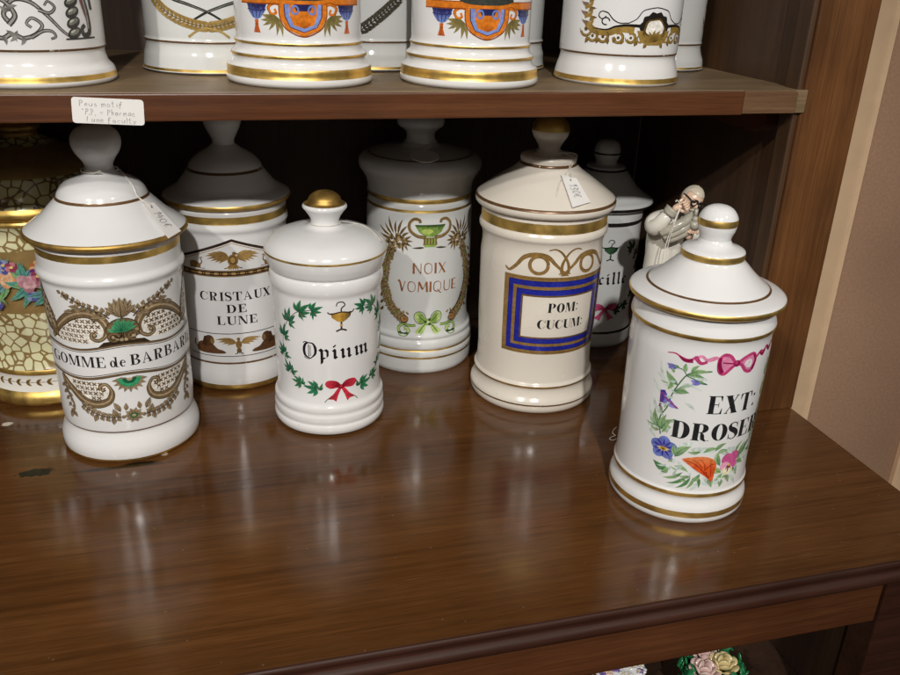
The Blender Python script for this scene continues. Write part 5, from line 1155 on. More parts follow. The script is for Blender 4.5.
jar_n = make_jar('white jar in shelf shadow lettered NOIX VOMIQUE between gold flower garlands', (.0981, .3921), 0, 'cool_shaded_porcelain',
    [(0, 0), (51.5, 0), (52.6, 2), (53.5, 9), (53.6, 15), 'gold', (53.7, 15.8), (53.6, 16.9), 'cool_shaded_porcelain', (54, 18.4), (53.9, 20.8), (53.2, 22.8), 'gold', (52.7, 23.5), (52.8, 24.4), 'cool_shaded_porcelain', (53.5, 25.6), (53.7, 28.6), (53.1, 31.6), (51.6, 33), (51.3, 34), (52, 35), (52, 37.6), (51.2, 39), (49.8, 39.7), (49.5, 41), (49.5, 90), (49.4, 140), (49.2, 150), (48.8, 155.4), 'gold', (48.5, 156.6), (48.3, 157.8), 'cool_shaded_porcelain', (48.2, 161), (47, 163)],
    [(46, 162.4), 'gold', (48.7, 164.4), (48.9, 166), (48.5, 167.3), 'cool_shaded_porcelain', (48.4, 170), (49.6, 176), (53, 183), (56, 188), (56.6, 191.4), (55.7, 195.4), (52.6, 198.6), (48.4, 200.6), 'brown_line', (47, 201), (46.2, 201.2), 'cool_shaded_porcelain', (37, 203.3), (26, 205.4), (17, 207.5), (13.6, 210), 'KNOB', (13.6, 210), (12.9, 214), (13.2, 218), (17, 221.5), (21, 225), (21.5, 229), (19, 233), (11, 236.5), (0, 238)], 49.5, art_noix(), G1)
jar_p = make_jar('cream jar lettered POM: CUCUM: in a blue and gold square frame', (.1846, .2951), 0, 'cream_porcelain',
    [(0, 0), (53.4, 0), (54.8, 1.4), (56.1, 4.4), (56.3, 7.6), 'brown_line', (56.4, 8.3), (56.4, 9.1), 'cream_porcelain', (56, 11), (54.4, 13.4), (52.7, 17), (52.2, 20.6), (52.4, 22.4), (53.2, 23.4), 'dull_gold', (53.6, 24.6), (53.6, 25.4), 'cream_porcelain', (53, 26.6), (51.9, 27.4), (51.7, 29), (52.1, 80), (52.8, 130), (53, 152.6), (53.6, 154), (54.8, 155.4), (55.1, 157.6), (54.7, 160), (53.8, 161.4), (53.6, 162), 'gold', (53.6, 162.6), (53.5, 170.4), 'cream_porcelain', (53.3, 173), (52, 175.4)],
    [(50, 174), (56.6, 174.8), (58.8, 176.4), (59.6, 178.7), (59.5, 181), 'brown_line', (59.0, 182.3), (58.2, 183.2), 'cream_porcelain', (55, 185.8), (40, 196.9), (24.4, 208.8), 'brown_line', (23.5, 210), (23.3, 211), 'cream_porcelain', (23.7, 213.4), (23.1, 215.6), (20, 216.6), (11.4, 217.3), (9.1, 219), 'KNOB', (9.1, 219), (8.9, 221), (11, 226), (14.8, 232.4), (15.5, 236.2), 'gold', (15.4, 237), (14, 242), (9.4, 246.4), (4.4, 248), (0, 248.2)], 52.5, art_pom(), G1)
jar_e = make_jar('white jar at the front right lettered EXT: DROSERA amid flowers and pink ribbon', (.2353, .1150), 0, 'white_porcelain',
    [(0, 0), (48.4, 0), (49.6, 1.8), (50, 5), 'gold', (50.1, 6), (49.9, 9.4), 'white_porcelain', (49.4, 11.6), (47.6, 15.4), (46.9, 18.4), (47.2, 20.2), (47.9, 21), 'gold', (48.2, 21.8), (48.1, 24.1), 'white_porcelain', (47.8, 24.8), (47.3, 25.4), (47.2, 27), (47.5, 80), (48, 125), (48, 138.6), (48.5, 140.2), 'gold', (49, 141), (48.9, 143.2), 'white_porcelain', (48, 146), (46.7, 149.6), (46.5, 156)],
    [(45, 154.4), (49.6, 155.5), 'gold', (52, 156.8), (52.7, 158.4), (52.2, 160.2), 'white_porcelain', (50.8, 161.2), (46, 163.1), (41.7, 164.4), 'brown_line', (40.9, 164.75), (40.2, 165.35), 'white_porcelain', (35.6, 168.9), (29.7, 174.1), (24.7, 179.3), (21.6, 182.6), (20.9, 183.8), 'gold', (21.1, 184.5), (21.1, 188.2), 'white_porcelain', (20.6, 189.2), (19, 190), (15, 191.4), (11.8, 193.2), (10.3, 196), 'KNOB', (10.3, 196), (10.6, 198), (12.2, 202), (13, 205.8), 'gold', (13.15, 206.8), (12.9, 210.4), 'white_porcelain', (12, 212.6), (9, 216.4), (5, 218.4), (0, 219)], 47.4, art_ext(), G1)
jar_l = make_jar('narrow white jar lettered Scille behind the cream jar, thin black rings', (.2915, .4050), 0, 'cool_shaded_porcelain',
    [(0, 0), (42, 0), (43.2, 2), (43.5, 10), (42.6, 14.6), 'black_line', (42, 15.6), (41.8, 17), 'cool_shaded_porcelain', (41.2, 19), (41, 60), (41.3, 110), (41.4, 128), 'black_line', (41.5, 129.8), (41.6, 132), 'cool_shaded_porcelain', (41.8, 136), (41, 142)],
    [(40, 141), (48, 144), 'black_line', (50, 146.2), (50.2, 147.6), 'cool_shaded_porcelain', (49.3, 149.5), (45, 152), (36, 158.5), (29, 166), (24, 173), (20.6, 176.8), 'black_line', (19.9, 177.5), (19.8, 178.7), 'cool_shaded_porcelain', (19, 180), (13, 181.3), (10.6, 182.5), 'KNOB', (10.6, 182.5), (10.4, 184), (12, 188), (13.1, 192), 'black_line', (13.25, 192.7), (13.1, 193.8), 'cool_shaded_porcelain', (12.5, 198), (10, 203), (5, 205.6), (0, 206)], 41.2, art_scille(), G1)
jar_m = make_jar('gilded cream mosaic jar with a painted flower band at the left edge', (-.2370, .4000), 0, 'old_porcelain',
    [(0, 0), 'gold', (57.6, 0), (59.4, 2), (59.6, 7), (57, 13), 'old_porcelain', (56.3, 15), (56, 28), 'gold', (56.6, 29.4), (56.2, 32.6), 'mosaic', (55.6, 33.6), (55.5, 84), 'matte_gold', (55.6, 85), (55.5, 137), 'mosaic', (55.5, 138), (55.5, 156.6), 'gold', (56, 157.4), (55.4, 160), (53, 163)],
    [(52, 161), 'gold', (58.4, 162.6), (60.6, 166.6), (59, 171.6), 'dark_mosaic', (58.2, 173.6), (59, 184), (57.4, 195), 'matte_gold', (54, 200), (40, 208.6), (26, 214), 'dark_mosaic', (20, 216.6), (15, 219.6), 'KNOB', (15, 219.6), 'dull_gold', (14.4, 222), (17.4, 225), (17.2, 228), (13.4, 230.4), (15.6, 234.4), (15, 240), (9, 245), (0, 246.4)], 55.5, art_mosaic(), G1)

# ------------------------------------------------------------------ jars on the shelf
G2 = 'porcelain jars standing on the shelf'
def tall(R, glaze, foot, mid=('brown_line',)):
    body = foot+[(R, 60), (R+.4, 110), (R+.6, 140), (R+2.4, 146), (R+2.4, 150), (R+.6, 154), 'gold', (R+.5, 156), (R+.5, 161), glaze, (R+.4, 165), (R-1, 167)]
    lid = [(R-2, 166), 'gold', (R+4, 167), (R+5, 169), glaze, (R-2, 176), (R*.74, 188), (R*.6, 199), (R*.42, 206), (11, 211), (10, 214), 'KNOB', (10, 214), (12, 221), (16, 230), (15, 238), (9, 243), (0, 245)]
    return body, lid
def foot_line(r0, r1, R, g, glaze, gold=(3.2, 6.2)):
    return [(0, 0), (r0-1.4, 0), (r0, 1.4), (r0, gold[0]-.3), 'gold', (r0-.1, gold[0]), (r0-.5, gold[1]), glaze, (r0-1.2, 8.2), (r1+1.2, 11.6), (r1+.1, 15), (r1-.1, 20.4), 'brown_line', (r1+.4, 21), (r1+.4, 21.8), glaze, (R, 22.6), (R, 25)]
for lab, pos, glaze, R, foot, art in (
    ('white jar on the shelf end at left painted with grey scrolls and twisted columns', (-.1932, .2634), 'white_porcelain', 45, foot_line(50, 44.6, 45, 0, 'white_porcelain'), art_scroll()),
    ('white jar on the shelf painted with crossed black sabres over a gold laurel', (-.0804, .3311), 'cool_shaded_porcelain', 46.6, foot_line(50, 47, 46.6, 0, 'cool_shaded_porcelain', (.8, 3.2)), art_sabre()),
    ('white jar on the shelf with orange and blue crest, left one of the two alike', (-.0219, .2603), 'white_porcelain', 42.6, None, art_orange()),
    ('white jar on the shelf with orange and blue crest, right one of the two alike', (.1000, .2550), 'white_porcelain', 42.6, None, art_orange()),
    ('white jar on the shelf with a gold and black rococo cartouche beside cabinet post', (.2225, .2657), 'white_porcelain', 44.9, foot_line(47.7, 44.4, 44.9, 0, 'white_porcelain', (1.8, 5.0)), art_rococo()),
    ('narrow white jar with small flower sprays half hidden behind the rococo jar', (.3055, .3500), 'cool_shaded_porcelain', 34, foot_line(38, 34.2, 34, 0, 'cool_shaded_porcelain', (.8, 3)), art_spray()),
    ('white jar with a dark laurel branch standing between the orange crest jars', (.0450, .3540), 'cool_shaded_porcelain', 45.4, foot_line(48.4, 46, 45.4, 0, 'cool_shaded_porcelain', (.8, 3.2)), art_laurel(sr(52, 48, 40), sr(96, 90, 76))),
    ('white jar with green leaves barely showing behind the right orange crest jar', (.1470, .3550), 'cool_shaded_porcelain', 44, foot_line(47, 44.6, 44, 0, 'cool_shaded_porcelain', (.8, 3)), art_laurel(sr(24, 92, 62), sr(60, 140, 100)))):
    if foot is None:
        foot = [(0, 0), (48.6, 0), (50, 1.2), (50.2, 5), 'gold', (49.8, 6), (49.2, 11.2), glaze, (48.7, 11.8), (47, 12.6), (45.6, 14.2), (45.3, 16.2), (46, 17.4), 'gold', (46.6, 18.1), (46.4, 19.5), glaze, (45.6, 20.2), (43.8, 21.4), (43.1, 23.6), (43.1, 25.4), 'gold', (43.8, 26.1), (43.7, 27.2), glaze, (42.9, 27.9), (42.6, 29.4), (42.6, 34)]
    b, l = tall(R, glaze, foot)
    make_jar(lab, pos, ZS, glaze, b, l, R, art, G2)

# ------------------------------------------------------------------ tags and labels
def hit(tree, px, py, off=0.0):
    loc, n, i, d = tree.ray_cast(CAM, ray(px, py))
    if loc is None:                       # the line of sight passes just beside the lid: take its nearest point
        q = tree.find_nearest(CAM+ray(px, py)*.75); loc, n = q[0], q[1]
    return loc+n*off, n
def flat_text(bm, text, org, ex, ey, h, mi, style=hand, track=.16, z=None, wide=1.0):
    a = Art(); put_text(a, text, style, 0, 0, h, None, False, track); nrm = ex.cross(ey).normalized()
    for it in a.items:
        vs = [bm.verts.new(org+ex*u*wide+ey*v+nrm*z) for u, v in it[0]]
        for f in it[1]:
            try: bm.faces.new([vs[k] for k in f]).material_index = mi
            except ValueError: pass
def price_tag(label, tree, corners, text, th, string, lift=.0016, group='price tags tied to the jars'):
    cx = sum(c[0] for c in corners)/4; cy = sum(c[1] for c in corners)/4
    c, n = hit(tree, cx, cy, lift)
    pts = []
    for px, py in corners:
        d = ray(px, py); pts.append(CAM+d*((c-CAM).dot(n)/d.dot(n)))
    t = thing('price_tag', label, 'price tag', pts[0], group)
    bm = bmesh.new()
    A = [bm.verts.new(p-n*.0002) for p in pts]; B = [bm.verts.new(p+n*.0002) for p in pts]
    bm.faces.new(A[::-1]); bm.faces.new(B)
    for i in range(4): bm.faces.new((A[i], A[(i+1) % 4], B[(i+1) % 4], B[i]))
    ex = (pts[2]-pts[1]+pts[3]-pts[0]).normalized(); ey = n.cross(ex).normalized()
    L = (pts[3]-pts[0]).length; Wd = (pts[1]-pts[0]).length
    mid = sum(pts, Vector())/4
    flat_text(bm, text, mid-ex*(th*1.05)+ex*th*.1-ey*th*.45, ex, ey, th, 1, z=.00032)
    # punched hole
    hc = (pts[0]+pts[1])/2+ex*L*.12
    f = bm.faces.new([bm.verts.new(hc+ex*.0009*math.cos(k*.7854)+ey*.0009*math.sin(k*.7854)+n*.0003) for k in range(8)]); f.material_index = 1
    me = bpy.data.meshes.new('card'); bm.to_mesh(me); bm.free()
    o = link('card', me, t, ['paper', 'ink'], False); o.matrix_parent_inverse = Matrix.Translation(-pts[0])
    bm = bmesh.new(); tube(bm, [hc+n*.0006]+string, .00040); tube(bm, [p+Vector((.0006*math.sin(i*2.1), .0004, .0007*math.cos(i*1.7))) for i, p in enumerate([hc+n*.0009]+string)], .00026)
    s = bm_obj('string', bm, ['string'], t, True); s.matrix_parent_inverse = Matrix.Translation(-pts[0])
    return t
tg = bvh(jar_g[2]); tk = bvh(jar_g[3])
st = [hit(tg, *p, .0006)[0] for p in ((138, 198), (133, 187), (126, 178), (119, 171))]
axis = Vector((-.1650, .2853, 0))
loop = [axis+Vector((.0125*math.cos(a), .0125*math.sin(a), .2150)) for a in [math.radians(x) for x in range(-20, 300, 20)]]
end = [hit(tg, *p, .0006)[0] for p in ((79, 172), (72, 174), (66, 175), (70, 172))]
price_tag('white paper price tag reading 140 euro on the GOMME jar lid', tg, [(142.2, 204.0), (153.6, 202.6), (181, 231), (168.6, 238.4)], '140\u20ac', .0075, st+loop+end)
tp = bvh(jar_p[2])
axis = Vector((.1846, .2951, 0))
st = [hit(tp, *p, .0006)[0] for p in ((569, 170), (569.4, 164))]+[axis+Vector((.0222*math.cos(a), .0222*math.sin(a), .2172)) for a in (-.9,)]
loop = [axis+Vector((.0102*math.cos(a), .0102*math.sin(a), .2196)) for a in [math.radians(x) for x in range(-50, 290, 20)]]
end = [axis+Vector((.021, -.010, .2172))]+[hit(tp, *p, .0007)[0] for p in ((561, 180), (558, 190), (556, 197))]
price_tag('white paper price tag reading 130 euro on the cream POM jar lid', tp, [(561, 174.4), (576.4, 178.4), (590.4, 202.2), (572.6, 207.6)], '130\u20ac', .0072, st+loop+end)
# round tag hanging on the NOIX lid, in the shade
tn = bvh(jar_n[2]); c, n = hit(tn, 424.6, 158.5, .0022); axis = Vector((.0981, .3921, 0))
t = thing('price_tag', 'small round grey tag hanging on the shaded NOIX jar lid', 'price tag', c, 'price tags tied to the jars')
ex = n.orthogonal().normalized(); ex = (Vector((1, 0, 0))-n*n.x).normalized(); ey = n.cross(ex); bm = bmesh.new()
A = [bm.verts.new(c+ex*.0125*math.cos(k*.2618)+ey*.0125*math.sin(k*.2618)-n*.0003) for k in range(24)]; B = [bm.verts.new(v.co+n*.0006) for v in A]
bm.faces.new(A[::-1]); bm.faces.new(B)
for k in range(24): bm.faces.new((A[k], A[(k+1) % 24], B[(k+1) % 24], B[k]))
o = bm_obj('card', bm, ['paper'], t); o.matrix_parent_inverse = Matrix.Translation(-c)
bm = bmesh.new(); tube(bm, [c+ey*.010+n*.0006, axis+Vector((.004, -.0185, .2084))]+[axis+Vector((.0148*math.cos(a), .0148*math.sin(a), .2112)) for a in [math.radians(x) for x in range(-70, 260, 20)]], .0004)
o = bm_obj('string', bm, ['string'], t, True); o.matrix_parent_inverse = Matrix.Translation(-c)
# string loop lying over the Opium lid
to = bvh(jar_o[2]); axis = Vector((-.0040, .2860, 0))
pts = [axis+Vector((.0122*math.cos(a), .0122*math.sin(a), .1692)) for a in [math.radians(x) for x in range(200, 380, 20)]]
pts += [hit(to, *p, .0007)[0] for p in ((352, 223.6), (361, 225.6), (369, 229.6), (376, 236), (380.4, 242))]+[axis+Vector((.0455, .012, .1556)), axis+Vector((.0487, .018, .1480)), axis+Vector((.0480, .022, .138))]
bm = bmesh.new(); tube(bm, pts, .00042)
o = bm_obj('tag_string', bm, ['string'], None, True); o['label'] = 'thin pale string looped over the Opium jar lid'; o['category'] = 'string'
# loose curl of thread on the counter by the EXT jar
bm = bmesh.new(); pts = [on_plane(px, py, 2, .0008) for px, py in ((616.5, 427), (613.5, 430), (612.8, 433.5), (615.6, 435.4), (612, 436.6), (609.4, 439), (613, 440.2), (616.6, 438.6))]
tube(bm, pts, .0003)
o = bm_obj('loose_thread', bm, ['string'], None, True); o['label'] = 'tiny curl of white thread on the counter left of the EXT jar'; o['category'] = 'thread'
# handwritten sticker on the shelf edge
t = thing('shelf_label', 'white handwritten paper sticker on the shelf front edge', 'label', (-.145, YS, .2696))
bm = bmesh.new()
cs = [on_plane(px, py, 1, YS-.0006) for px, py in ((70.8, 96.7), (143.3, 100), (144.8, 125.6), (72.8, 122.8))]
ex = (cs[1]-cs[0]).normalized(); ey = (cs[0]-cs[3]).normalized(); r_ = .0019; out = []
for i, cpt in enumerate(cs):
    a_ = (cs[i-1]-cpt).normalized(); b_ = (cs[(i+1) % 4]-cpt).normalized(); o_ = cpt+(a_+b_)*r_
    for k in range(6):
        th = k/5*math.pi/2; out.append(o_-b_*r_*math.cos(th)-a_*r_*math.sin(th))
A = [bm.verts.new(p+Vector((0, .0003, 0))) for p in out]; B = [bm.verts.new(p) for p in out]
bm.faces.new(A); bm.faces.new(B[::-1])
for i in range(len(A)): bm.faces.new((A[i], B[i], B[(i+1) % len(A)], A[(i+1) % len(A)]))
bmesh.ops.recalc_face_normals(bm, faces=bm.faces[:])
h = .0036
flat_text(bm, 'Peus motif', cs[0]+ex*.0042-ey*.0052, ex, ey, h, 1, z=.0002, wide=1.45); flat_text(bm, '"P,P, = Pharmac', cs[0]+ex*.0056-ey*.0100, ex, ey, h, 1, z=.0002, wide=1.28); flat_text(bm, "l une faculty", cs[0]+ex*.0075-ey*.0145, ex, ey, h, 1, z=.0002, wide=1.4)
me = bpy.data.meshes.new('paper'); bm.to_mesh(me); bm.free(); o = link('paper', me, t, ['paper', 'pencil'], False); o.matrix_parent_inverse = Matrix.Translation((.145, -YS, -.2696))

# ------------------------------------------------------------------ porcelain figurine of an old chemist, bowed over a flask
def skin_mesh(name, vs, es, rad, m, parent, sub=2):
    me = bpy.data.meshes.new(name); me.from_pydata([tuple(v) for v in vs], es, []); o = bpy.data.objects.new(name, me); C.objects.link(o)
    md_ = o.modifiers.new('skin', 'SKIN'); md_.use_smooth_shade = True
    for i, r in enumerate(rad):
        me.skin_vertices[0].data[i].radius = (r, r) if not isinstance(r, tuple) else r
    me.skin_vertices[0].data[0].use_root = True
    s_ = o.modifiers.new('sub', 'SUBSURF'); s_.levels = sub; s_.render_levels = sub
    dg = bpy.context.evaluated_depsgraph_get(); n_ = bpy.data.meshes.new_from_object(o.evaluated_get(dg)); n_.name = name
    bpy.data.objects.remove(o)
    return link(name, n_, parent, [m])
def blob(bm, c, r, mi=0, rot=None, seg=20):
    q = bmesh.ops.create_uvsphere(bm, u_segments=seg, v_segments=seg//2, radius=1.0)
    for v in q['verts']:
        p = Vector((v.co.x*r[0], v.co.y*r[1], v.co.z*r[2])); v.co = (rot @ p if rot else p)+Vector(c)
    for f in set(f for v in q['verts'] for f in v.link_faces): f.material_index = mi
    return q['verts']
FX, FY = .2985, .2900
f = thing('figurine', 'porcelain figurine of a bowed old man in white coat, glasses, raised hands', 'figurine', (FX, FY, .0006))
FS = 1.15; f.scale = (FS, FS, FS)
# body: coat, shoulders and both arms as one continuous surface (local metres, +x to the right, -y to the viewer)
vs = [(0, 0, .052), (.003, .001, .030), (.006, .002, .0055), (0, 0, .080), (.0005, -.001, .106), (.002, -.002, .126), (.006, -.004, .138), (.0125, -.007, .148),
      (-.0065, -.0035, .1385), (-.0150, -.008, .1365), (-.0172, -.014, .1325), (-.0145, -.0195, .1400), (-.0100, -.0225, .1490),
      (.0150, -.005, .134), (.0205, -.013, .125), (.0140, -.0205, .1280)]
es = [(0, 1), (1, 2), (0, 3), (3, 4), (4, 5), (5, 6), (6, 7), (5, 8), (8, 9), (9, 10), (10, 11), (11, 12), (5, 13), (13, 14), (14, 15)]
rad = [(.0148, .0145), (.0140, .0140), (.0142, .0142), (.0140, .0130), (.0140, .0120), (.0128, .0110), (.0092, .0085), .0052, .0086, .0084, .0074, .0062, .0048, .0088, .0070, .0048]
skin_mesh('body', vs, es, rad, 'coat_glaze', f)
bm = bmesh.new(); bmesh.ops.create_cone(bm, cap_ends=True, segments=40, radius1=.0168, radius2=.0160, depth=.005, matrix=Matrix.Translation((.0065, .002, .0026)))
bm_obj('base', bm, ['coat_glaze'], f, True)
# grey sleeve lining hanging in folds under the raised forearm, and a grey cuff
bm = bmesh.new()
for dx, dz, r in ((0, 0, .0034), (.003, -.0034, .0032), (.0055, -.0066, .0028)):
    tube(bm, [(-.0150+dx, -.0215, .1320+dz), (-.0080+dx, -.0255, .1370+dz), (.0010+dx, -.0268, .1425+dz), (.0080+dx*.5, -.0240, .1470+dz)], r, 12, .0012, taper=lambda t: .5+.65*math.sin(.4+t*2.3))
tube(bm, [(-.0112, -.0224, .1470), (-.0086, -.0234, .1512)], .0056, 14, .0012, taper=lambda t: .9+.12*t)
bm_obj('sleeve_lining', bm, ['grey_glaze'], f, True)
# head bent forward, turned a little to the right
HS = .74; HC = Vector((.0128, -.0125, .1552)); HR = Matrix.Rotation(math.radians(20), 3, 'Y') @ Matrix.Rotation(math.radians(20), 3, 'X') @ Matrix.Rotation(math.radians(6), 3, 'Z')
hl = lambda x, y, z: HC+HR @ Vector((x*HS, y*HS, z*HS))
bm = bmesh.new(); q = blob(bm, (0, 0, 0), (.0104, .0116, .0134), 0, None, 44)
for v in q:
    x, y, z = v.co
    if z < -.002: v.co.x *= 1-.30*min(1, (-z-.002)/.010); v.co.y = y*(1-.10*min(1, (-z-.002)/.010))
    if y < 0:
        v.co.y -= .0042*math.exp(-(x/.0015)**2)*math.exp(-((z+.0020)/.0022)**2)*(1.0 if z > -.0045 else .4)      # nose
        v.co.y += .0013*math.exp(-((abs(x)-.0042)/.0018)**2)*math.exp(-((z-.0018)/.0014)**2)                        # eye sockets
        v.co.y -= .0008*math.exp(-((z-.0045)/.0010)**2)*(abs(x) < .0075)                                            # brow
        v.co.y += .0008*math.exp(-((z+.0066)/.0007)**2)*math.exp(-(x/.0030)**2)                                     # mouth
for s_ in (-1, 1): blob(bm, (s_*.0106, .0010, -.0006), (.0014, .0024, .0034), 0, None, 12)
for v in bm.verts: v.co = HC+HR @ (v.co*HS)
bm_obj('head', bm, ['skin_glaze'], f, True)
bm = bmesh.new()
for s_ in (-1, 1): blob(bm, hl(s_*.0041, -.0098, .0018), (.0010, .0008, .0008), 0, None, 10)
bm_obj('eyes', bm, ['black_line'], f, True)
bm = bmesh.new(); q = blob(bm, (0, .0004, .0004), (.0112, .0122, .0138), 0, None, 40)      # short hair cut away over the face
bmesh.ops.delete(bm, geom=[v for v in bm.verts if (v.co.y < -.0015 and v.co.z < .0072+.10*abs(v.co.x)) or (v.co.y < .0035 and v.co.z < .0022) or v.co.z < -.0070], context='VERTS')
for v in bm.verts:
    an = math.atan2(v.co.y, v.co.x); v.co *= 1+.022*math.sin(an*15+v.co.z*500)+.012*math.sin(an*31)
for v in bm.verts: v.co = HC+HR @ (v.co*HS)
bm_obj('hair', bm, ['hair_glaze'], f, True)
bm = bmesh.new()
for s_ in (-1, 1):      # forked grey beard and moustache
    tube(bm, [hl(s_*.0006, -.0128, -.0052), hl(s_*.0036, -.0120, -.0062), hl(s_*.0062, -.0092, -.0082)], .00112, 8, .0006, taper=lambda t: 1.1-.5*t)
    for k in range(4): tube(bm, [hl(s_*(.0008+.0017*k), -.0112+.0012*k, -.0080), hl(s_*(.0012+.0016*k), -.0124+.0012*k, -.0125), hl(s_*(.0006+.0012*k), -.0118+.001*k, -.0178+.0012*k)], .00152, 8, .0006, taper=lambda t: 1.1-.75*t)
bm_obj('beard', bm, ['grey_glaze'], f, True)
bm = bmesh.new()
for s_ in (-1, 1):
    tube(bm, [hl(s_*.0044+.0037*math.cos(a), -.0122+.0010*abs(math.cos(a)), .0018+.0033*math.sin(a)) for a in [k*.5236 for k in range(13)]], .00068, 8, .0006)
    tube(bm, [hl(s_*.0080, -.0108, .0026), hl(s_*.0106, -.004, .0030), hl(s_*.0114, .0015, .0020)], .00056, 6, .0006)
tube(bm, [hl(-.0009, -.0126, .0026), hl(0, -.0134, .0031), hl(.0009, -.0126, .0026)], .00056, 6, .0006)
bm_obj('glasses', bm, ['black_line'], f, True)
def hand_mesh(c, R3, s_):
    L = lambda x, y, z: Vector(c)+R3 @ Vector((x*.74, y*.74, z*.74))
    vs = [L(0, 0, -.006), L(0, 0, 0), L(0, -.0004, .0050)]; es = [(0, 1), (1, 2)]; rad = [.0028, (.0037, .0025), (.0040, .0024)]
    o = skin_mesh('hand', vs, es, rad, 'skin_glaze', f, 2); bm = bmesh.new()
    bm.from_mesh(o.data)
    for k, (x, l) in enumerate(((-.0045, .0066), (-.0015, .0078), (.0015, .0074), (.0043, .0060))):
        tube(bm, [L(x*.9, 0, .0035), L(x, -.0004, .0050+l*.45), L(x, -.0036, .0050+l*.62), L(x*.95, -.0066, .0050+l*.30), L(x*.9, -.0064, .0036)], .00122, 8, .0008, taper=lambda t: 1.05-.25*t)
    tube(bm, [L(s_*.0042, -.0006, .0005), L(s_*.0066, -.0032, .0030), L(s_*.0052, -.0068, .0060)], .00135, 8, .0008, taper=lambda t: 1.1-.3*t)
    bm.to_mesh(o.data); bm.free(); o.data.polygons.foreach_set('use_smooth', [True]*len(o.data.polygons))
hand_mesh((-.0055, -.0245, .1530), Matrix.Rotation(math.radians(58), 3, 'Y') @ Matrix.Rotation(math.radians(4), 3, 'X'), 1)
hand_mesh((.0068, -.0255, .1315), Matrix.Rotation(math.radians(6), 3, 'Y') @ Matrix.Rotation(math.radians(8), 3, 'X'), -1)
# small flask between the hands
bm = bmesh.new()
for a_, b_, r1, r2 in ((0, .006, .0045, .0040), (.006, .0095, .0038, .0018), (.0095, .0150, .0017, .0017)):
    bmesh.ops.create_cone(bm, cap_ends=True, segments=20, radius1=r1, radius2=r2, depth=b_-a_, matrix=Matrix.Translation((.0068, -.0305, .1375+(a_+b_)/2)) @ Matrix.Diagonal((.8, .8, 1, 1)))
bm_obj('flask', bm, ['grey_glaze'], f, True)
# price string looped round the raised wrist
wp = Vector((FX-.0100, FY-.0262, .1750))
bm = bmesh.new(); tube(bm, [wp+Vector((.004, -.0052, .002)), wp+Vector((0, -.0074, -.006)), wp+Vector((-.0050, -.0066, -.028)), wp+Vector((-.0075, -.0074, -.055)), wp+Vector((-.0085, -.0082, -.085)), wp+Vector((-.0060, -.0086, -.088)), wp+Vector((-.0040, -.0072, -.055)), wp+Vector((-.0030, -.0066, -.028)), wp+Vector((.0010, -.0072, -.006)), wp+Vector((.0046, -.0048, .003)), wp+Vector((.003, 0, .0068)), wp+Vector((.001, -.002, .006))], .00042)
o = bm_obj('tag_string', bm, ['string'], None, True); o['label'] = 'white string hanging from the wrist of the porcelain figurine'; o['category'] = 'string'

# ------------------------------------------------------------------ ornaments on the lower shelf
zl = -.2094
def rose_petals(bm, c, s, mi):
    for ring, (n_, r, z, tilt) in enumerate(((3, .22, .30, .2), (5, .45, .22, .5), (7, .72, .08, .9))):
        for k in range(n_):
            an = 6.2832*k/n_+ring*.5; d = Vector((math.cos(an), math.sin(an), 0))
            R3 = Matrix.Rotation(an, 3, 'Z') @ Matrix.Rotation(tilt, 3, 'Y')
            blob(bm, Vector(c)+d*r*s+Vector((0, 0, z*s)), (.10*s, .36*s, .34*s), mi, R3, 12)
p = on_plane(713, 668, 1, .082)
t = thing('flower_ornament', 'green leafy porcelain basket with pink and yellow roses below the counter', 'ornament', (p.x, .085, zl)); t.scale = (.92, .92, .965)
bm = bmesh.new(); bmesh.ops.create_cone(bm, cap_ends=True, segments=32, radius1=.016, radius2=.022, depth=.036, matrix=Matrix.Translation((0, 0, .018)))
bm_obj('basket', bm, ['green_glaze'], t, True)
bm = bmesh.new()
for k in range(90):
    an = random.uniform(0, 6.283); rr = random.uniform(.020, .0285); z = random.uniform(.034, .058)
    R3 = Matrix.Rotation(an, 3, 'Z') @ Matrix.Rotation(random.uniform(-.9, .9), 3, 'Y') @ Matrix.Rotation(random.uniform(-.6, .6), 3, 'X')
    blob(bm, (rr*math.cos(an), rr*math.sin(an), z), (.0012, .0036, .0052), 0, R3, 8)
bm_obj('leaves', bm, ['green_glaze'], t, True)
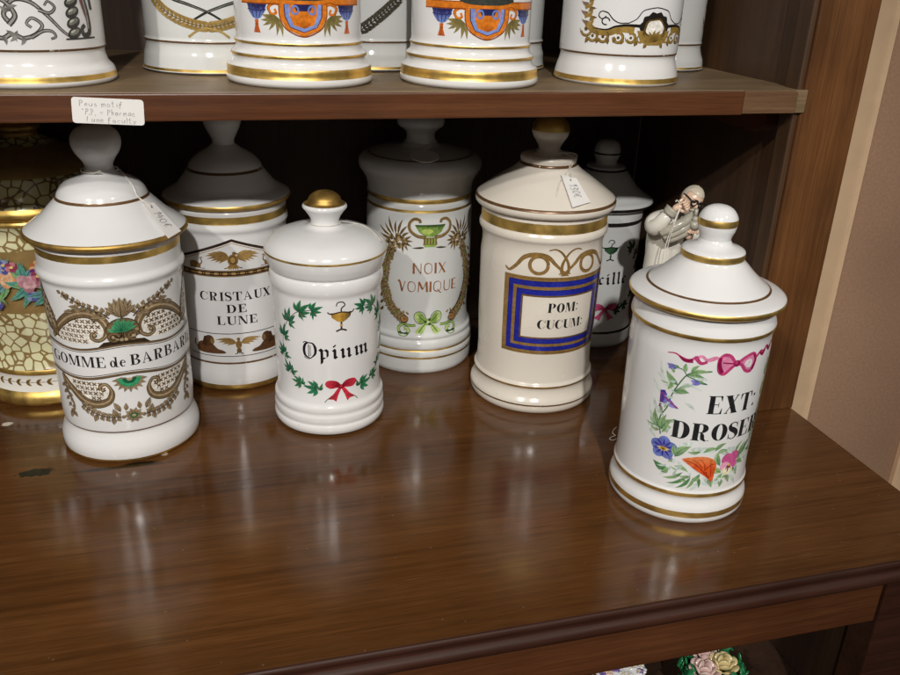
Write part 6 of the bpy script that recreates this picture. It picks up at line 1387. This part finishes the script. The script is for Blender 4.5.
bm = bmesh.new(); rose_petals(bm, (-.0105, -.006, .050), .0145, 0); bm_obj('rose', bm, ['pink_glaze'], t, True)
bm = bmesh.new(); rose_petals(bm, (.0085, -.005, .052), .0140, 0); bm_obj('rose', bm, ['yellow_glaze'], t, True)
bm = bmesh.new(); rose_petals(bm, (.000, .012, .050), .0125, 0); bm_obj('rose', bm, ['pink_glaze'], t, True)
p = on_plane(624, 672, 1, .082)
t = thing('trinket_box', 'small round porcelain box with purple and yellow flowers below the counter', 'box', (p.x-.002, .088, zl))
a = Art(); random.seed(5)
for k in range(46):
    u = -62+k*2.8; v = random.uniform(8, 58); cc = random.choice([(sr(90, 70, 150), sr(150, 140, 200)), (sr(206, 180, 80), sr(230, 214, 150)), (sr(170, 90, 120), sr(220, 160, 180)), (sr(60, 110, 80), sr(130, 170, 120))])
    for q in range(5): a.ell((u+1.9*math.cos(q*1.2566), v+1.9*math.sin(q*1.2566)), 1.7, 1.5, cc[q % 2], n=8)
    a.ell((u, v), .9, .9, sr(214, 180, 70), n=7)
lathe_obj('body', [(0, 0), (17, 0), (19.6, 2), (20.2, 30), (20.4, 58), 'gold', (20.5, 60), (20.2, 61.5)], ['white_porcelain']+SL, t, a, 20.3)
lathe_obj('lid', [(19, 61.2), 'gold', (21, 61.8), (21.2, 63.4), 'white_porcelain', (19, 65.6), (10, 68.6), (0, 69.4)], ['white_porcelain']+SL, t)
bm = bmesh.new(); random.seed(3)
for k in range(40):
    r = .019*math.sqrt(random.random()); an = random.uniform(0, 6.283); c = Vector((r*math.cos(an), r*math.sin(an), .0655+.0045*(1-(r/.02)**2))); mi = random.choice((0, 0, 1, 2, 3))
    for q in range(5): blob(bm, c+Vector((.0021*math.cos(q*1.2566), .0021*math.sin(q*1.2566), .0004)), (.0019, .0016, .0010), mi, None, 8)
    blob(bm, c+Vector((0, 0, .0012)), (.0010, .0010, .0007), 1, None, 8)
bm_obj('flowers', bm, ['violet_glaze', 'yellow_glaze', 'white_porcelain', 'pink_glaze'], t, True)
